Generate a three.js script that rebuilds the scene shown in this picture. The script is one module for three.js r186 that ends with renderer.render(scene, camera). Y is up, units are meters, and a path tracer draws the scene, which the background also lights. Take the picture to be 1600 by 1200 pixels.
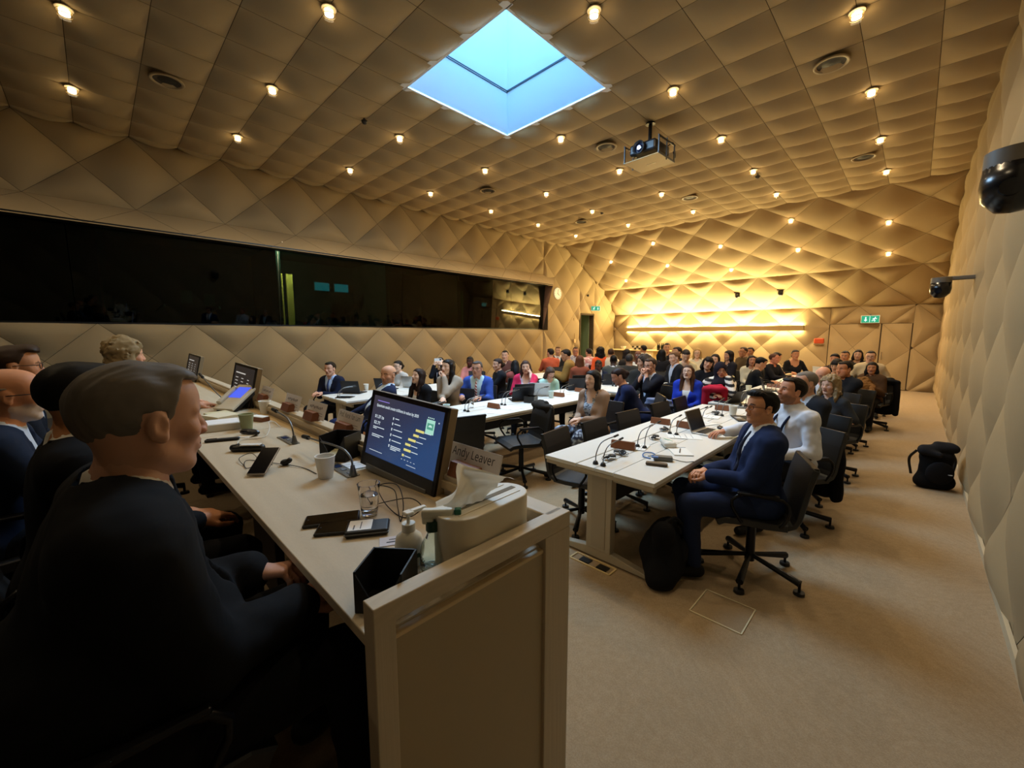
import * as THREE from 'three';
import { RoundedBoxGeometry } from 'three/addons/geometries/RoundedBoxGeometry.js';
import { mergeGeometries } from 'three/addons/utils/BufferGeometryUtils.js';
import { ImprovedNoise } from 'three/addons/math/ImprovedNoise.js';
import { RectAreaLightUniformsLib } from 'three/addons/lights/RectAreaLightUniformsLib.js';
RectAreaLightUniformsLib.init();

// ------------------------------------------------------------------ camera, sky, exposure, large lights
// x runs down the room towards the back wall, -z towards the glazed left wall, y is up
const scene = new THREE.Scene();
const renderer = new THREE.WebGLRenderer({ antialias: true });
renderer.toneMapping = THREE.LinearToneMapping;
renderer.toneMappingExposure = 1.32;
renderer.shadowMap.enabled = true;
scene.background = new THREE.Color(0.17, 0.50, 0.92).multiplyScalar(7.5);      // early evening sky above the skylight
const YAW = THREE.MathUtils.degToRad(44.6), PITCH = Math.atan(77 / 637);
const camera = new THREE.PerspectiveCamera(2 * Math.atan(600 / 637) * 180 / Math.PI, 1600 / 1200, 0.05, 60);
camera.position.set(0, 1.7, 0);
camera.lookAt(Math.cos(YAW) * Math.cos(PITCH), 1.7 - Math.sin(PITCH), -Math.sin(YAW) * Math.cos(PITCH));
const WARM = new THREE.Color(1.0, 0.77, 0.47), SHELF = new THREE.Color(1.0, 0.81, 0.37), SKYBLUE = new THREE.Color(0.42, 0.70, 1.0);
const DOWN = [3, 1.8, 3, 5, 6.5, 8, 9, 9], SLOPE_CD = 14, SHELF_UP = 105, SHELF_DN = 72, SKY_IN = 19.5;

// ------------------------------------------------------------------ helpers
const V = (x, y, z) => new THREE.Vector3(x, y, z), R = (d) => d * Math.PI / 180;
function rng(seed) { let a = seed >>> 0; return () => { a = (a + 0x6D2B79F5) | 0; let t = Math.imul(a ^ (a >>> 15), 1 | a); t = (t + Math.imul(t ^ (t >>> 7), 61 | t)) ^ t; return ((t ^ (t >>> 14)) >>> 0) / 4294967296; }; }
const noise = new ImprovedNoise(), rnd = rng(77);
const used = {};
function numbered(n) { const k = used[n] = (used[n] ?? -1) + 1; return k ? n + '_' + String(k).padStart(3, '0') : n; }
function thing(name, label, category, pos = [0, 0, 0], turn = 0, group) {
  const o = new THREE.Group(); o.name = numbered(name); scene.add(o);
  o.position.set(...pos); o.rotation.y = turn; o.userData = { label, category };
  if (group) o.userData.group = group;
  return o;
}
function struct(name) { const o = new THREE.Group(); o.name = name; o.userData = { kind: 'structure' }; scene.add(o); return o; }
function part(name, geo, mat, parent, pos, rot) {
  const m = new THREE.Mesh(Array.isArray(geo) ? (geo.length > 1 ? merge(geo) : geo[0]) : geo, mat);
  m.name = name; m.castShadow = m.receiveShadow = true;
  if (pos) m.position.set(...pos);
  if (rot) m.rotation.set(...rot);
  parent.add(m); return m;
}
function copyOf(src, pos, turn, label, group) {
  const c = src.clone(); c.name = numbered(src.name.replace(/_\d{3}$/, '')); scene.add(c);
  c.userData = { ...src.userData, label }; if (group) c.userData.group = group;
  c.position.set(...pos); c.rotation.y = turn; return c;
}
function merge(list) { return mergeGeometries(list.map((g) => { g = g.index ? g.toNonIndexed() : g; for (const k of Object.keys(g.attributes)) if (!['position', 'normal', 'uv'].includes(k)) g.deleteAttribute(k); if (!g.attributes.uv) g.setAttribute('uv', new THREE.BufferAttribute(new Float32Array(g.attributes.position.count * 2), 2)); return g; })); }
const mats = {};
function mat(color, rough = 0.7, metal = 0, extra) {
  const k = JSON.stringify([color, rough, metal, extra && Object.keys(extra).map((e) => extra[e]?.uuid ?? extra[e])]);
  if (!mats[k]) { const p = { color, roughness: rough, metalness: metal, ...extra }; mats[k] = extra && (extra.transmission || extra.clearcoat || extra.sheen || extra.ior) ? new THREE.MeshPhysicalMaterial(p) : new THREE.MeshStandardMaterial(p); }
  return mats[k];
}
function box(w, h, d, x = 0, y = 0, z = 0, r = 0) { const q = r ? new RoundedBoxGeometry(w, h, d, 2, Math.min(r, w / 2.01, h / 2.01, d / 2.01)) : new THREE.BoxGeometry(w, h, d); q.translate(x, y, z); return q; }
function cyl(r1, r2, h, x = 0, y = 0, z = 0, n = 20, open = false) { const q = new THREE.CylinderGeometry(r1, r2, h, n, 1, open); q.translate(x, y, z); return q; }
function tube(pts, r, n = 24, m = 8) { return new THREE.TubeGeometry(new THREE.CatmullRomCurve3(pts.map((p) => V(...p)), false, 'centripetal'), n, r, m, false); }
function lathe(pts, n = 28) { return new THREE.LatheGeometry(pts.map((p) => new THREE.Vector2(p[0], p[1])), n); }
const ordW = ['first', 'second', 'third', 'fourth', 'fifth', 'sixth', 'seventh', 'eighth', 'ninth', 'tenth', 'eleventh', 'twelfth'];
function dataTex(n, f, srgb, rx = 1, ry = 1) {
  const d = new Uint8Array(n * n * 4);
  for (let j = 0; j < n; j++) for (let i = 0; i < n; i++) { const c = f(i / n, j / n, i, j), o = 4 * (j * n + i); for (let q = 0; q < 3; q++) d[o + q] = Math.max(0, Math.min(255, 255 * (Array.isArray(c) ? c[q] : c))); d[o + 3] = 255; }
  const t = new THREE.DataTexture(d, n, n); t.wrapS = t.wrapT = THREE.RepeatWrapping; t.magFilter = THREE.LinearFilter; t.repeat.set(rx, ry); if (srgb) t.colorSpace = THREE.SRGBColorSpace; t.needsUpdate = true; return t;
}
function canvasTex(w, h, draw) { const c = document.createElement('canvas'); c.width = w; c.height = h; draw(c.getContext('2d'), w, h); const t = new THREE.CanvasTexture(c); t.colorSpace = THREE.SRGBColorSpace; return t; }
const per = (x, y, s, f) => { // tileable noise on the unit square, f cells a side
  const a = x * 2 * Math.PI, b = y * 2 * Math.PI, r = f / 6.2832; return noise.noise(Math.cos(a) * r + s, Math.sin(a) * r + Math.cos(b) * r + 3.1, Math.sin(b) * r + s * 1.7);
};
// ------------------------------------------------------------------ shared materials
const r1 = rng(5);
const clothBump = dataTex(256, (u, v, i, j) => 0.5 + 0.16 * Math.sin(i * Math.PI / 2) * Math.sin(j * Math.PI / 2) + 0.18 * per(u, v, 2, 9) + 0.2 * (r1() - 0.5), false, 3, 3);
const carpetCol = dataTex(512, (u, v) => { const a = per(u, v, 4, 60) * 0.025 + (r1() - 0.5) * 0.06; return [0.595 + a, 0.515 + a, 0.405 + a]; }, true, 0.5, 0.5);
const carpetBump = dataTex(256, () => r1(), false, 3, 3);
const deskCol = dataTex(256, (u, v) => { const a = per(u, v * 0.3, 7, 14) * 0.03 + (r1() - 0.5) * 0.02; return [0.76 + a, 0.70 + a, 0.60 + a]; }, true);
const M = {
  fabric: mat(0x9f8a66, 0.95, 0, { bumpMap: clothBump, bumpScale: 0.0015 }),
  backing: mat(0x4a3c2a, 1), stage: mat(0x2e2822, 1),  carpet: mat(0xffffff, 1, 0, { map: carpetCol, bumpMap: carpetBump, bumpScale: 0.001 }),
  desk: mat(0xffffff, 0.55, 0, { map: deskCol }), oak: mat(0xd2b98e, 0.5), tableTop: mat(0xd9d8d2, 0.42), tableEdge: mat(0xb3a68f, 0.55), leg: mat(0xb0a48e, 0.5),
  dark: mat(0x0b0b0d, 0.55), darkMetal: mat(0x17171a, 0.35, 0.6), chrome: mat(0xc9c9c9, 0.22, 1), leather: mat(0x17181b, 0.5), mesh: mat(0x0d0e11, 0.75), greyMetal: mat(0x77797a, 0.4, 0.8), steel: mat(0x9a9892, 0.35, 0.9),
  holder: mat(0x7d4a2b, 0.55), paper: mat(0xe8e6df, 0.85), white: mat(0xdedbd2, 0.6), plastic: mat(0xd8cfba, 0.45), black: mat(0x060607, 0.4), glass: mat(0xffffff, 0.02, 0, { transmission: 1, thickness: 0, ior: 1.45 }),
  laptop: mat(0x2a2b30, 0.45, 0.5), silver: mat(0xb9b9b8, 0.35, 0.7),
};
const glowM = (c, k) => { const m = new THREE.MeshStandardMaterial({ color: 0x222222, roughness: 0.5 }); m.emissive.set(c); m.emissiveIntensity = k; return m; };

// ------------------------------------------------------------------ padded panels
const panelGeo = {};
// a cushion over a polygon of three or more corners (3D), swelling by b along nrm; returns a mesh placed at its middle
function cushion(pts, b, nrm, parent, name = 'panel', N = 5, mtl = M.fabric) {
  const c = V(0, 0, 0); for (const p of pts) c.add(p); c.divideScalar(pts.length);
  const loc = pts.map((p) => { const d = p.clone().sub(c); return d.multiplyScalar(Math.max(0.6, 1 - 0.0045 / d.length())); }), key = loc.map((p) => p.toArray().map((x) => x.toFixed(3)).join()).join(';') + b + N;
  let g = panelGeo[key];
  if (!g) {
    const pos = [], idx = [], put = (p, h) => pos.push(p.x + nrm.x * h, p.y + nrm.y * h, p.z + nrm.z * h), f = (t) => 1 - Math.pow(Math.abs(t), 2.2);
    if (loc.length === 4) {
      for (let j = 0; j <= N; j++) for (let i = 0; i <= N; i++) {
        const u0 = i / N, v0 = j / N, u = 0.5 - 0.5 * Math.cos(Math.PI * u0) * (0.35) + (u0 - 0.5) * 0.65, v = 0.5 - 0.5 * Math.cos(Math.PI * v0) * 0.35 + (v0 - 0.5) * 0.65;
        const p = loc[0].clone().multiplyScalar((1 - u) * (1 - v)).addScaledVector(loc[1], u * (1 - v)).addScaledVector(loc[2], u * v).addScaledVector(loc[3], (1 - u) * v);
        put(p, b * f(2 * u - 1) * f(2 * v - 1));
      }
      for (let j = 0; j < N; j++) for (let i = 0; i < N; i++) { const a = j * (N + 1) + i; idx.push(a, a + 1, a + N + 2, a, a + N + 2, a + N + 1); }
    } else if (loc.length === 3) {
      const at = {}; let n = 0;
      for (let i = 0; i <= N; i++) for (let j = 0; j <= N - i; j++) {
        const a = i / N, q = j / N, w = 1 - a - q; at[i + '_' + j] = n++;
        put(loc[0].clone().multiplyScalar(a).addScaledVector(loc[1], q).addScaledVector(loc[2], w), b * 0.85 * Math.pow(Math.max(0, 27 * a * q * w), 0.62));
      }
      for (let i = 0; i < N; i++) for (let j = 0; j < N - i; j++) { idx.push(at[(i + 1) + '_' + j], at[i + '_' + (j + 1)], at[i + '_' + j]); if (j < N - i - 1) idx.push(at[(i + 1) + '_' + j], at[(i + 1) + '_' + (j + 1)], at[i + '_' + (j + 1)]); }
    } else {
      const K = loc.length, rings = 4; put(V(0, 0, 0), b * 0.8);
      for (let r = 1; r <= rings; r++) for (let k = 0; k < K; k++) put(loc[k].clone().multiplyScalar(r / rings), b * 0.8 * f(r / rings));
      for (let k = 0; k < K; k++) { idx.push(0, 1 + k, 1 + (k + 1) % K); for (let r = 0; r < rings - 1; r++) { const a = 1 + r * K + k, d = 1 + r * K + (k + 1) % K; idx.push(a, a + K, d + K, a, d + K, d); } }
    }
    // face the room
    const A = V(...pos.slice(idx[0] * 3, idx[0] * 3 + 3)), B = V(...pos.slice(idx[1] * 3, idx[1] * 3 + 3)), C = V(...pos.slice(idx[2] * 3, idx[2] * 3 + 3));
    if (B.clone().sub(A).cross(C.clone().sub(A)).dot(nrm) < 0) for (let i = 0; i < idx.length; i += 3) { const t = idx[i]; idx[i] = idx[i + 1]; idx[i + 1] = t; }
    const uv = []; const e1 = loc[1].clone().sub(loc[0]).normalize(), e2 = nrm.clone().cross(e1);
    for (let i = 0; i < pos.length; i += 3) { const p = V(pos[i], pos[i + 1], pos[i + 2]); uv.push(p.dot(e1), p.dot(e2)); }
    g = new THREE.BufferGeometry(); g.setAttribute('position', new THREE.Float32BufferAttribute(pos, 3)); g.setAttribute('uv', new THREE.Float32BufferAttribute(uv, 2)); g.setIndex(idx); g.computeVertexNormals(); panelGeo[key] = g;
  }
  const m = part(name, g, mtl, parent); m.position.copy(c); return m;
}
// keep of a convex polygon (2D points) the part where a*x + b*y <= c
function clip(poly, a, b, c) {
  const out = []; for (let i = 0; i < poly.length; i++) {
    const p = poly[i], q = poly[(i + 1) % poly.length], dp = a * p[0] + b * p[1] - c, dq = a * q[0] + b * q[1] - c;
    if (dp <= 1e-6) out.push(p);
    if ((dp < -1e-6 && dq > 1e-6) || (dp > 1e-6 && dq < -1e-6)) { const t = dp / (dp - dq); out.push([p[0] + (q[0] - p[0]) * t, p[1] + (q[1] - p[1]) * t]); }
  } return out;
}
const area = (p) => Math.abs(p.reduce((s, a, i) => { const b = p[(i + 1) % p.length]; return s + a[0] * b[1] - a[1] * b[0]; }, 0)) / 2;
// what is left of a convex polygon outside the rectangle x0..x1, y0..y1
function outside(poly, x0, x1, y0, y1) {
  const xs = poly.map((p) => p[0]), ys = poly.map((p) => p[1]);
  if (Math.max(...xs) <= x0 || Math.min(...xs) >= x1 || Math.max(...ys) <= y0 || Math.min(...ys) >= y1) return [poly];
  const bands = [clip(poly, 1, 0, x0), clip(poly, -1, 0, -x1)], mid = clip(clip(poly, -1, 0, -x0), 1, 0, x1);
  bands.push(clip(mid, 0, 1, y0), clip(mid, 0, -1, -y1));
  return bands.filter((p) => p.length > 2 && area(p) > 0.004);
}
// ------------------------------------------------------------------ the room
const P = 2 / 3, XB = 17.2, ZL = -10.2, ZR = 0.52, HC = 5.165, XF = -2.7, XA = 0.7067, XBB = 0.04;
const SKX0 = 3.373, SKX1 = 5.373, SKZ0 = -5.4167, SKZ1 = -3.4167;
{ // floor
  const s = struct('floor');
  const g = new THREE.PlaneGeometry(XB - XF + 0.6, ZR - ZL + 0.6, 1, 1); g.rotateX(-Math.PI / 2); g.translate((XB + XF) / 2, 0, (ZR + ZL) / 2);
  const uv = g.attributes.uv, ps = g.attributes.position; for (let i = 0; i < uv.count; i++) uv.setXY(i, ps.getX(i), ps.getZ(i));
  part('carpet', [g, box(XB - XF + 0.6, 0.2, ZR - ZL + 0.6, (XB + XF) / 2, -0.102, (ZR + ZL) / 2)], M.carpet, s);
}
{ // the low stage behind the speakers' desk
  const s = struct('trim_1');
  part('stage', box(2.75, 0.33, 9.2, XF + 1.375, 0.165, -5.5, 0.01), M.stage, s);
}
{ // ceiling: square pads round the skylight
  const s = struct('ceiling');
  const slab = (x0, x1, z0, z1) => box(x1 - x0, 0.15, z1 - z0, (x0 + x1) / 2, HC + 0.085, (z0 + z1) / 2);
  part('backing', [slab(XF - 0.3, SKX0, ZL - 0.3, ZR + 0.3), slab(SKX1, 13.3, ZL - 0.3, ZR + 0.3), slab(SKX0, SKX1, ZL - 0.3, SKZ0), slab(SKX0, SKX1, SKZ1, ZR + 0.3)], M.backing, s);
  const cells = [];
  for (let i = -11; i < 14; i++) for (let k = -15; k < 2; k++) {
    const x0 = Math.max(XF, 4.04 + i * P), x1 = Math.min(13.2, 4.04 + (i + 1) * P), z0 = Math.max(ZL, -0.75 + k * P), z1 = Math.min(ZR, -0.75 + (k + 1) * P);
    if (x1 - x0 < 0.02 || z1 - z0 < 0.02) continue;
    if (x0 > SKX0 - 0.1 && x1 < SKX1 + 0.1 && z0 > SKZ0 - 0.1 && z1 < SKZ1 + 0.1) continue;
    const c = V((x0 + x1) / 2, HC, (z0 + z1) / 2), d = c.clone().sub(camera.position), fwd = V(Math.cos(YAW), 0, -Math.sin(YAW)).dot(d);
    const up = d.y / Math.max(0.1, fwd);
    cells.push({ q: [V(x0, HC, z0), V(x1, HC, z0), V(x1, HC, z1), V(x0, HC, z1)], far: fwd > 0.5 && up < 1.1 ? d.length() : 50 + d.length() });
  }
  cells.sort((a, b) => a.far - b.far);
  const rest = [];
  cells.forEach((c, i) => { const m = cushion(c.q, 0.085, V(0, -1, 0), s); if (i >= 298) { s.remove(m); rest.push(m.geometry.clone().translate(...m.position.toArray())); } });
  const r = part('far_panels', rest, M.fabric, s); r.userData.kind = 'stuff';
}
{ // skylight shaft, its blind rail and pane
  const s = struct('window_1'), w = mat(0xdfe3e6, 0.8), hi = HC + 2.3, cx = (SKX0 + SKX1) / 2, cz = (SKZ0 + SKZ1) / 2;
  part('shaft_wall', box(0.1, hi - HC + 0.05, 2.16, SKX1 + 0.038, (hi + HC) / 2 + 0.02, cz), w, s);
  part('shaft_wall', box(0.1, hi - HC + 0.05, 2.16, SKX0 - 0.038, (hi + HC) / 2 + 0.02, cz), w, s);
  part('shaft_wall', box(2, hi - HC + 0.05, 0.1, cx, (hi + HC) / 2 + 0.02, SKZ0 - 0.038), w, s);
  part('shaft_wall', box(2, hi - HC + 0.05, 0.1, cx, (hi + HC) / 2 + 0.02, SKZ1 + 0.038), w, s);
  part('blind_rail', [box(0.012, 0.03, 2, SKX1 - 0.018, 5.875, cz), box(0.012, 0.03, 2, SKX0 + 0.018, 5.875, cz), box(2, 0.012, 0.008, cx, 5.885, SKZ0 + 0.016), box(2, 0.012, 0.008, cx, 5.855, SKZ0 + 0.016), box(2, 0.02, 0.012, cx, 5.875, SKZ1 - 0.018)], mat(0x3c4854, 0.5), s);
  part('frame', [box(2.2, 0.06, 0.1, cx, hi + 0.05, SKZ0 - 0.03), box(2.2, 0.06, 0.1, cx, hi + 0.05, SKZ1 + 0.03), box(0.1, 0.06, 2.2, SKX0 - 0.03, hi + 0.05, cz), box(0.1, 0.06, 2.2, SKX1 + 0.03, hi + 0.05, cz)], M.greyMetal, s);
  part('pane', box(2.1, 0.012, 2.1, cx, hi + 0.03, cz), M.glass, s);
  const l = new THREE.RectAreaLight(SKYBLUE, SKY_IN, 1.9, 1.9); l.position.set(cx, HC + 0.02, cz); l.lookAt(cx, 0, cz); scene.add(l);
}
// wall lattice in its own (a, y) plane -> world by to(a, y)
function lattice(s, to, nrm, a0, a1, levels, phase, holes, b, extra) {
  const jn = levels.length - 1;
  for (let j = 0; j < jn; j++) for (let i = Math.floor((a0 - phase) / (2 * P)) - 1; i * 2 * P + phase < a1 + 2; i++) {
    // level j has its corners at phase (even) or phase + P (odd)
    const x = phase + i * 2 * P + (j % 2 ? P : 0), cell = j === 0 ? [[x, levels[0]], [x + P, levels[1]], [x + 2 * P, levels[0]]] : null;
    const list = []; if (cell) list.push(cell);
    if (j + 2 <= jn) list.push([[x, levels[j]], [x + P, levels[j + 1]], [x, levels[j + 2]], [x - P, levels[j + 1]]]);
    else if (j + 1 === jn) list.push([[x, levels[j]], [x + P, levels[j + 1]], [x - P, levels[j + 1]]]);
    for (let poly of list) {
      poly = clip(clip(poly, -1, 0, -a0), 1, 0, a1); if (poly.length < 3 || area(poly) < 0.004) continue;
      let bits = [poly]; for (const h of holes) bits = bits.flatMap((q) => outside(q, ...h));
      for (const q of bits) cushion(q.map(([a, y]) => to(a, y)), b, nrm, s, 'panel', q.length > 4 ? 4 : 6);
    }
  }
}
const DOORL = [14.4, 15.45, 2.6];
{ // left wall with the long interpreters' window
  const s = struct('wall_left'), n = V(0, 0, 1), to = (a, y) => V(a, y, ZL), WX1 = XBB + 9 * 2 * P;
  const wall = (x0, x1, y0, y1) => box(x1 - x0, y1 - y0, 0.2, (x0 + x1) / 2, (y0 + y1) / 2, ZL - 0.105);
  part('backing', [wall(XF, WX1, -0.1, 1.9), wall(XF, WX1, 3.7, HC + 0.15), wall(WX1, DOORL[0], -0.1, HC + 0.15), wall(DOORL[1], XB + 0.2, -0.1, HC + 0.15), wall(DOORL[0], DOORL[1], DOORL[2], HC + 0.15)], M.backing, s);
  const up = [5.165, 4.55, 3.93];
  // above the window
  lattice(s, to, n, XF, WX1, up, XA - 4 * P, [], 0.11);
  // the strip that leans out over the window
  for (let i = -2; i < 10; i++) {
    const A = (k) => V(XA + (i + k) * 2 * P, 3.93, ZL), B = (k) => V(XBB + (i + k) * 2 * P, 3.5, -9.73), nn = V(0, -0.74, 0.67);
    if (i < 9) cushion([A(0), B(1), A(1)], 0.03, nn, s); if (i < 10) cushion([B(0), A(0), B(1)].map((p) => p.x > WX1 ? p.setX(WX1) : p), 0.03, nn, s);
  }
  // below the window
  lattice(s, to, n, XF, WX1, [1.9, 1.265, 0.63, 0], XBB - 4 * P, [], 0.11);
  // beyond the window
  const lv = [5.165, 4.55, 3.93, 3.25, 2.57, 1.9, 1.265, 0.63, 0];
  lattice(s, to, n, WX1, XB, lv, XA - 4 * P, [[DOORL[0], DOORL[1], -0.1, DOORL[2]]], 0.11);


}
{ // the long window: dark glass set back under the leaning fascia
  const s = struct('window_2'), x0 = XF, x1 = XBB + 9 * 2 * P, y0 = 1.9, y1 = 3.62, z0 = ZL - 0.03, z1 = ZL + 0.10, len = Math.hypot(y1 - y0, z1 - z0), tilt = Math.atan2(z1 - z0, y1 - y0);
  const gl = new THREE.MeshPhysicalMaterial({ color: 0x7fa39a, roughness: 0.0, transmission: 1, thickness: 0, ior: 1.3 }), gl2 = new THREE.MeshPhysicalMaterial({ color: 0x7fa39a, roughness: 0.0, transmission: 1, thickness: 0, ior: 1.85 });
  const cuts = [x0, -0.2, 2.95, 6.0, 9.35, x1 - 0.03];
  for (let i = 0; i < cuts.length - 1; i++) { const g = box(cuts[i + 1] - cuts[i] - 0.012, len, 0.012); g.rotateX(tilt); part('pane', g, i === 4 ? gl2 : gl, s, [(cuts[i] + cuts[i + 1]) / 2, (y0 + y1) / 2, (z0 + z1) / 2]); }
  const bar = (h, d, y, z) => box(x1 - x0, h, d, (x0 + x1) / 2, y, z);
  part('frame', [bar(0.03, 0.06, y0 + 0.005, z0 + 0.005), bar(0.02, 0.42, 3.535, -9.96), bar(0.2, 0.02, 3.62, z1 - 0.03)], M.black, s);
  part('end_cheek', box(0.03, 1.75, 0.5, x1 + 0.02, 2.75, ZL - 0.04), M.backing, s);
  const c = mat(0x8d6c55, 0.9), nn = V(-1, 0, 0), q = (z, y) => V(x1 - 0.005, y, z);
  for (const t of [[[ZL, 1.92], [ZL + 0.22, 2.72], [ZL, 2.75]], [[ZL, 2.75], [ZL + 0.22, 2.72], [-9.74, 3.5], [ZL + 0.1, 3.52]]]) cushion(t.map(([z, y]) => q(z, y)), 0.04, nn, s, 'cheek_pad', 5, c);
}
{ // the dark interpreters' booths behind the glass
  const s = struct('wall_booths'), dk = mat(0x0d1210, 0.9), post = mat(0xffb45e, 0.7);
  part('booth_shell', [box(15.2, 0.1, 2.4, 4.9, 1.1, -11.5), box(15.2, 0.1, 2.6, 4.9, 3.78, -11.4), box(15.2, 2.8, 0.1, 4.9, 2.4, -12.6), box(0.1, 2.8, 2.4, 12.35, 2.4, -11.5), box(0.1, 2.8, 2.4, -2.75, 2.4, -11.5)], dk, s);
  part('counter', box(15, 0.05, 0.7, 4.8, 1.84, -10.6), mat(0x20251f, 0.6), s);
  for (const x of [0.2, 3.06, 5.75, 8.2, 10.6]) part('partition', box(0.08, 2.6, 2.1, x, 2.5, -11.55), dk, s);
  for (const [x, w] of [[3.17, 0.06], [3.345, 0.14], [5.86, 0.13], [8.33, 0.1], [8.55, 0.07]]) part('door_post', box(w, 1.25, 0.05, x, 2.5, -10.75), post, s);
  for (const x of [4.38, 4.9]) { part('booth_monitor', box(0.42, 0.26, 0.03, x, 2.98, -11.5), dk, s); part('booth_display', box(0.38, 0.21, 0.004, x, 2.98, -11.48), glowM(new THREE.Color(0.06, 0.3, 0.4), 1), s); }
  for (const x of [1.2, 2.1, 4.3, 5.1, 7.0, 9.5]) { part('console', box(0.34, 0.09, 0.22, x, 1.91, -10.7, 0.02), dk, s); part('console_label', box(0.09, 0.04, 0.004, x + 0.1, 1.92, -10.585), mat(0xb9bfae, 0.7), s); part('booth_lamp', [tube([[x - 0.3, 1.87, -10.7], [x - 0.32, 2.15, -10.7], [x - 0.22, 2.28, -10.62]], 0.008, 14, 6), cyl(0.02, 0.035, 0.05, x - 0.21, 2.27, -10.61, 12)], dk, s); }
  { part('booth_light', box(0.1, 0.02, 0.1, 3.15, 3.68, -10.95), glowM(new THREE.Color(1, 0.85, 0.5), 3), s); const l = new THREE.PointLight(new THREE.Color(1, 0.84, 0.5), 14, 6, 2); l.position.set(3.25, 3.62, -10.4); l.castShadow = true; scene.add(l); }
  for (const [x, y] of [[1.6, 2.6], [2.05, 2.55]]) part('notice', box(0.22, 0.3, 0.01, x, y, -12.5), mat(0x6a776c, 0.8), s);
}
{ // back wall: a lean-back slope, then folds down to the floor
  const s = struct('wall_back');
  const fold = [[13.2, 5.165], [16.2, 3.65], [17.2, 2.6], [17.2, 0]];
  const at = (t) => { // t in rows from the ceiling edge: 5 rows on the slope, 2 on the fold, 4 upright
    const [i, f] = t <= 5 ? [0, t / 5] : t <= 7 ? [1, (t - 5) / 2] : [2, (t - 7) / 4]; const a = fold[i], b = fold[i + 1]; return [a[0] + (b[0] - a[0]) * f, a[1] + (b[1] - a[1]) * f];
  };
  const Z0 = -0.7167;
  const nrmOf = (t) => t < 5 ? V(-0.447, -0.894, 0) : t < 7 ? V(-0.724, -0.69, 0) : V(-1, 0, 0);
  const seg = (rows, first, b, holes) => {
    const n = rows.length - 1, nr = nrmOf(rows[0] + 0.5);
    const to = (z, t) => { const [x, y] = at(t); return V(x, y, z); };
    lattice(s, to, nr, ZL, ZR, rows, first, holes, b);
  };
  seg([0, 1, 2, 3, 4, 5], Z0 - 30 * P, 0.1, []);
  seg([5, 6, 7], Z0 - 31 * P, 0.1, []);
  seg([7, 8, 9, 10, 11], Z0 - 31 * P, 0.11, [[-2.1, -0.1, 7.86, 12]]);
  const out = new THREE.Shape([[13.05, HC + 0.2], [XB + 0.35, HC + 0.2], [XB + 0.35, -0.1], [XB + 0.02, -0.1], [XB + 0.02, 2.59], [16.215, 3.665], [13.2, 5.185], [13.05, 5.185]].map((p) => new THREE.Vector2(...p)));
  const g = new THREE.ExtrudeGeometry(out, { depth: ZR - ZL + 0.5, bevelEnabled: false }); g.translate(0, 0, ZL - 0.25);
  part('backing', g, M.backing, s);
}
{ // padded double door in the back wall
  const s = struct('door_1'), X = XB - 0.02, n = V(-1, 0, 0), q = (z, y) => V(X, y, z);
  for (const [z0, z1] of [[-2.08, -0.82], [-0.79, -0.12]]) {
    const leaf = part('door_leaf', box(0.05, 2.04, z1 - z0, X + 0.03, 1.03, (z0 + z1) / 2, 0.01), M.backing, s);
    const ym = z1 - z0 > 1 ? 1.3 : 1.25, mid = (z0 + z1) / 2, b = 0.08;
    if (z1 - z0 > 1) { for (const t of [[[z0, 2.04], [z1, 2.04], [mid, ym]], [[z0, 2.04], [mid, ym], [z0, 0.55]], [[z1, 2.04], [z1, 0.55], [mid, ym]], [[z0, 0.55], [mid, ym], [z1, 0.55], [mid, 0.02]]]) cushion(t.map(([z, y]) => q(z, y)), b, n, leaf); }
    else for (const t of [[[z0, 2.04], [z1, 2.04], [z1, 1.25]], [[z0, 2.04], [z1, 1.25], [z0, 0.6]], [[z0, 0.6], [z1, 1.25], [z1, 0.02]], [[z0, 0.6], [z1, 0.02], [z0, 0.02]]]) cushion(t.map(([z, y]) => q(z, y)), b, n, leaf);
  }
  part('door_handle', [cyl(0.012, 0.012, 0.24, X - 0.07, 1.05, -0.74, 10), cyl(0.008, 0.008, 0.06, X - 0.05, 0.95, -0.74, 8)], M.chrome, s);
}
{ // right wall, close beside the camera
  const s = struct('wall_right');
  part('backing', box(XB - XF + 0.4, HC + 0.3, 0.2, (XB + XF) / 2, HC / 2, ZR + 0.115), M.backing, s);
  const lv = []; for (let i = 0; i <= 8; i++) lv.push(HC - i * HC / 8);
  lattice(s, (a, y) => V(a, y, ZR), V(0, 0, -1), XF, XB, lv, XA - 6 * P, [], 0.075);
}
part('base_strip', box(XB - XF, 0.06, 0.02, (XB + XF) / 2, 0.03, ZR - 0.015), mat(0xb8a98c, 0.7), struct('baseboard_right'));
{ const s = struct('wall_front'); part('padding', box(0.2, HC + 0.3, ZR - ZL + 0.4, XF - 0.1, HC / 2, (ZR + ZL) / 2), M.stage, s); }
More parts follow.
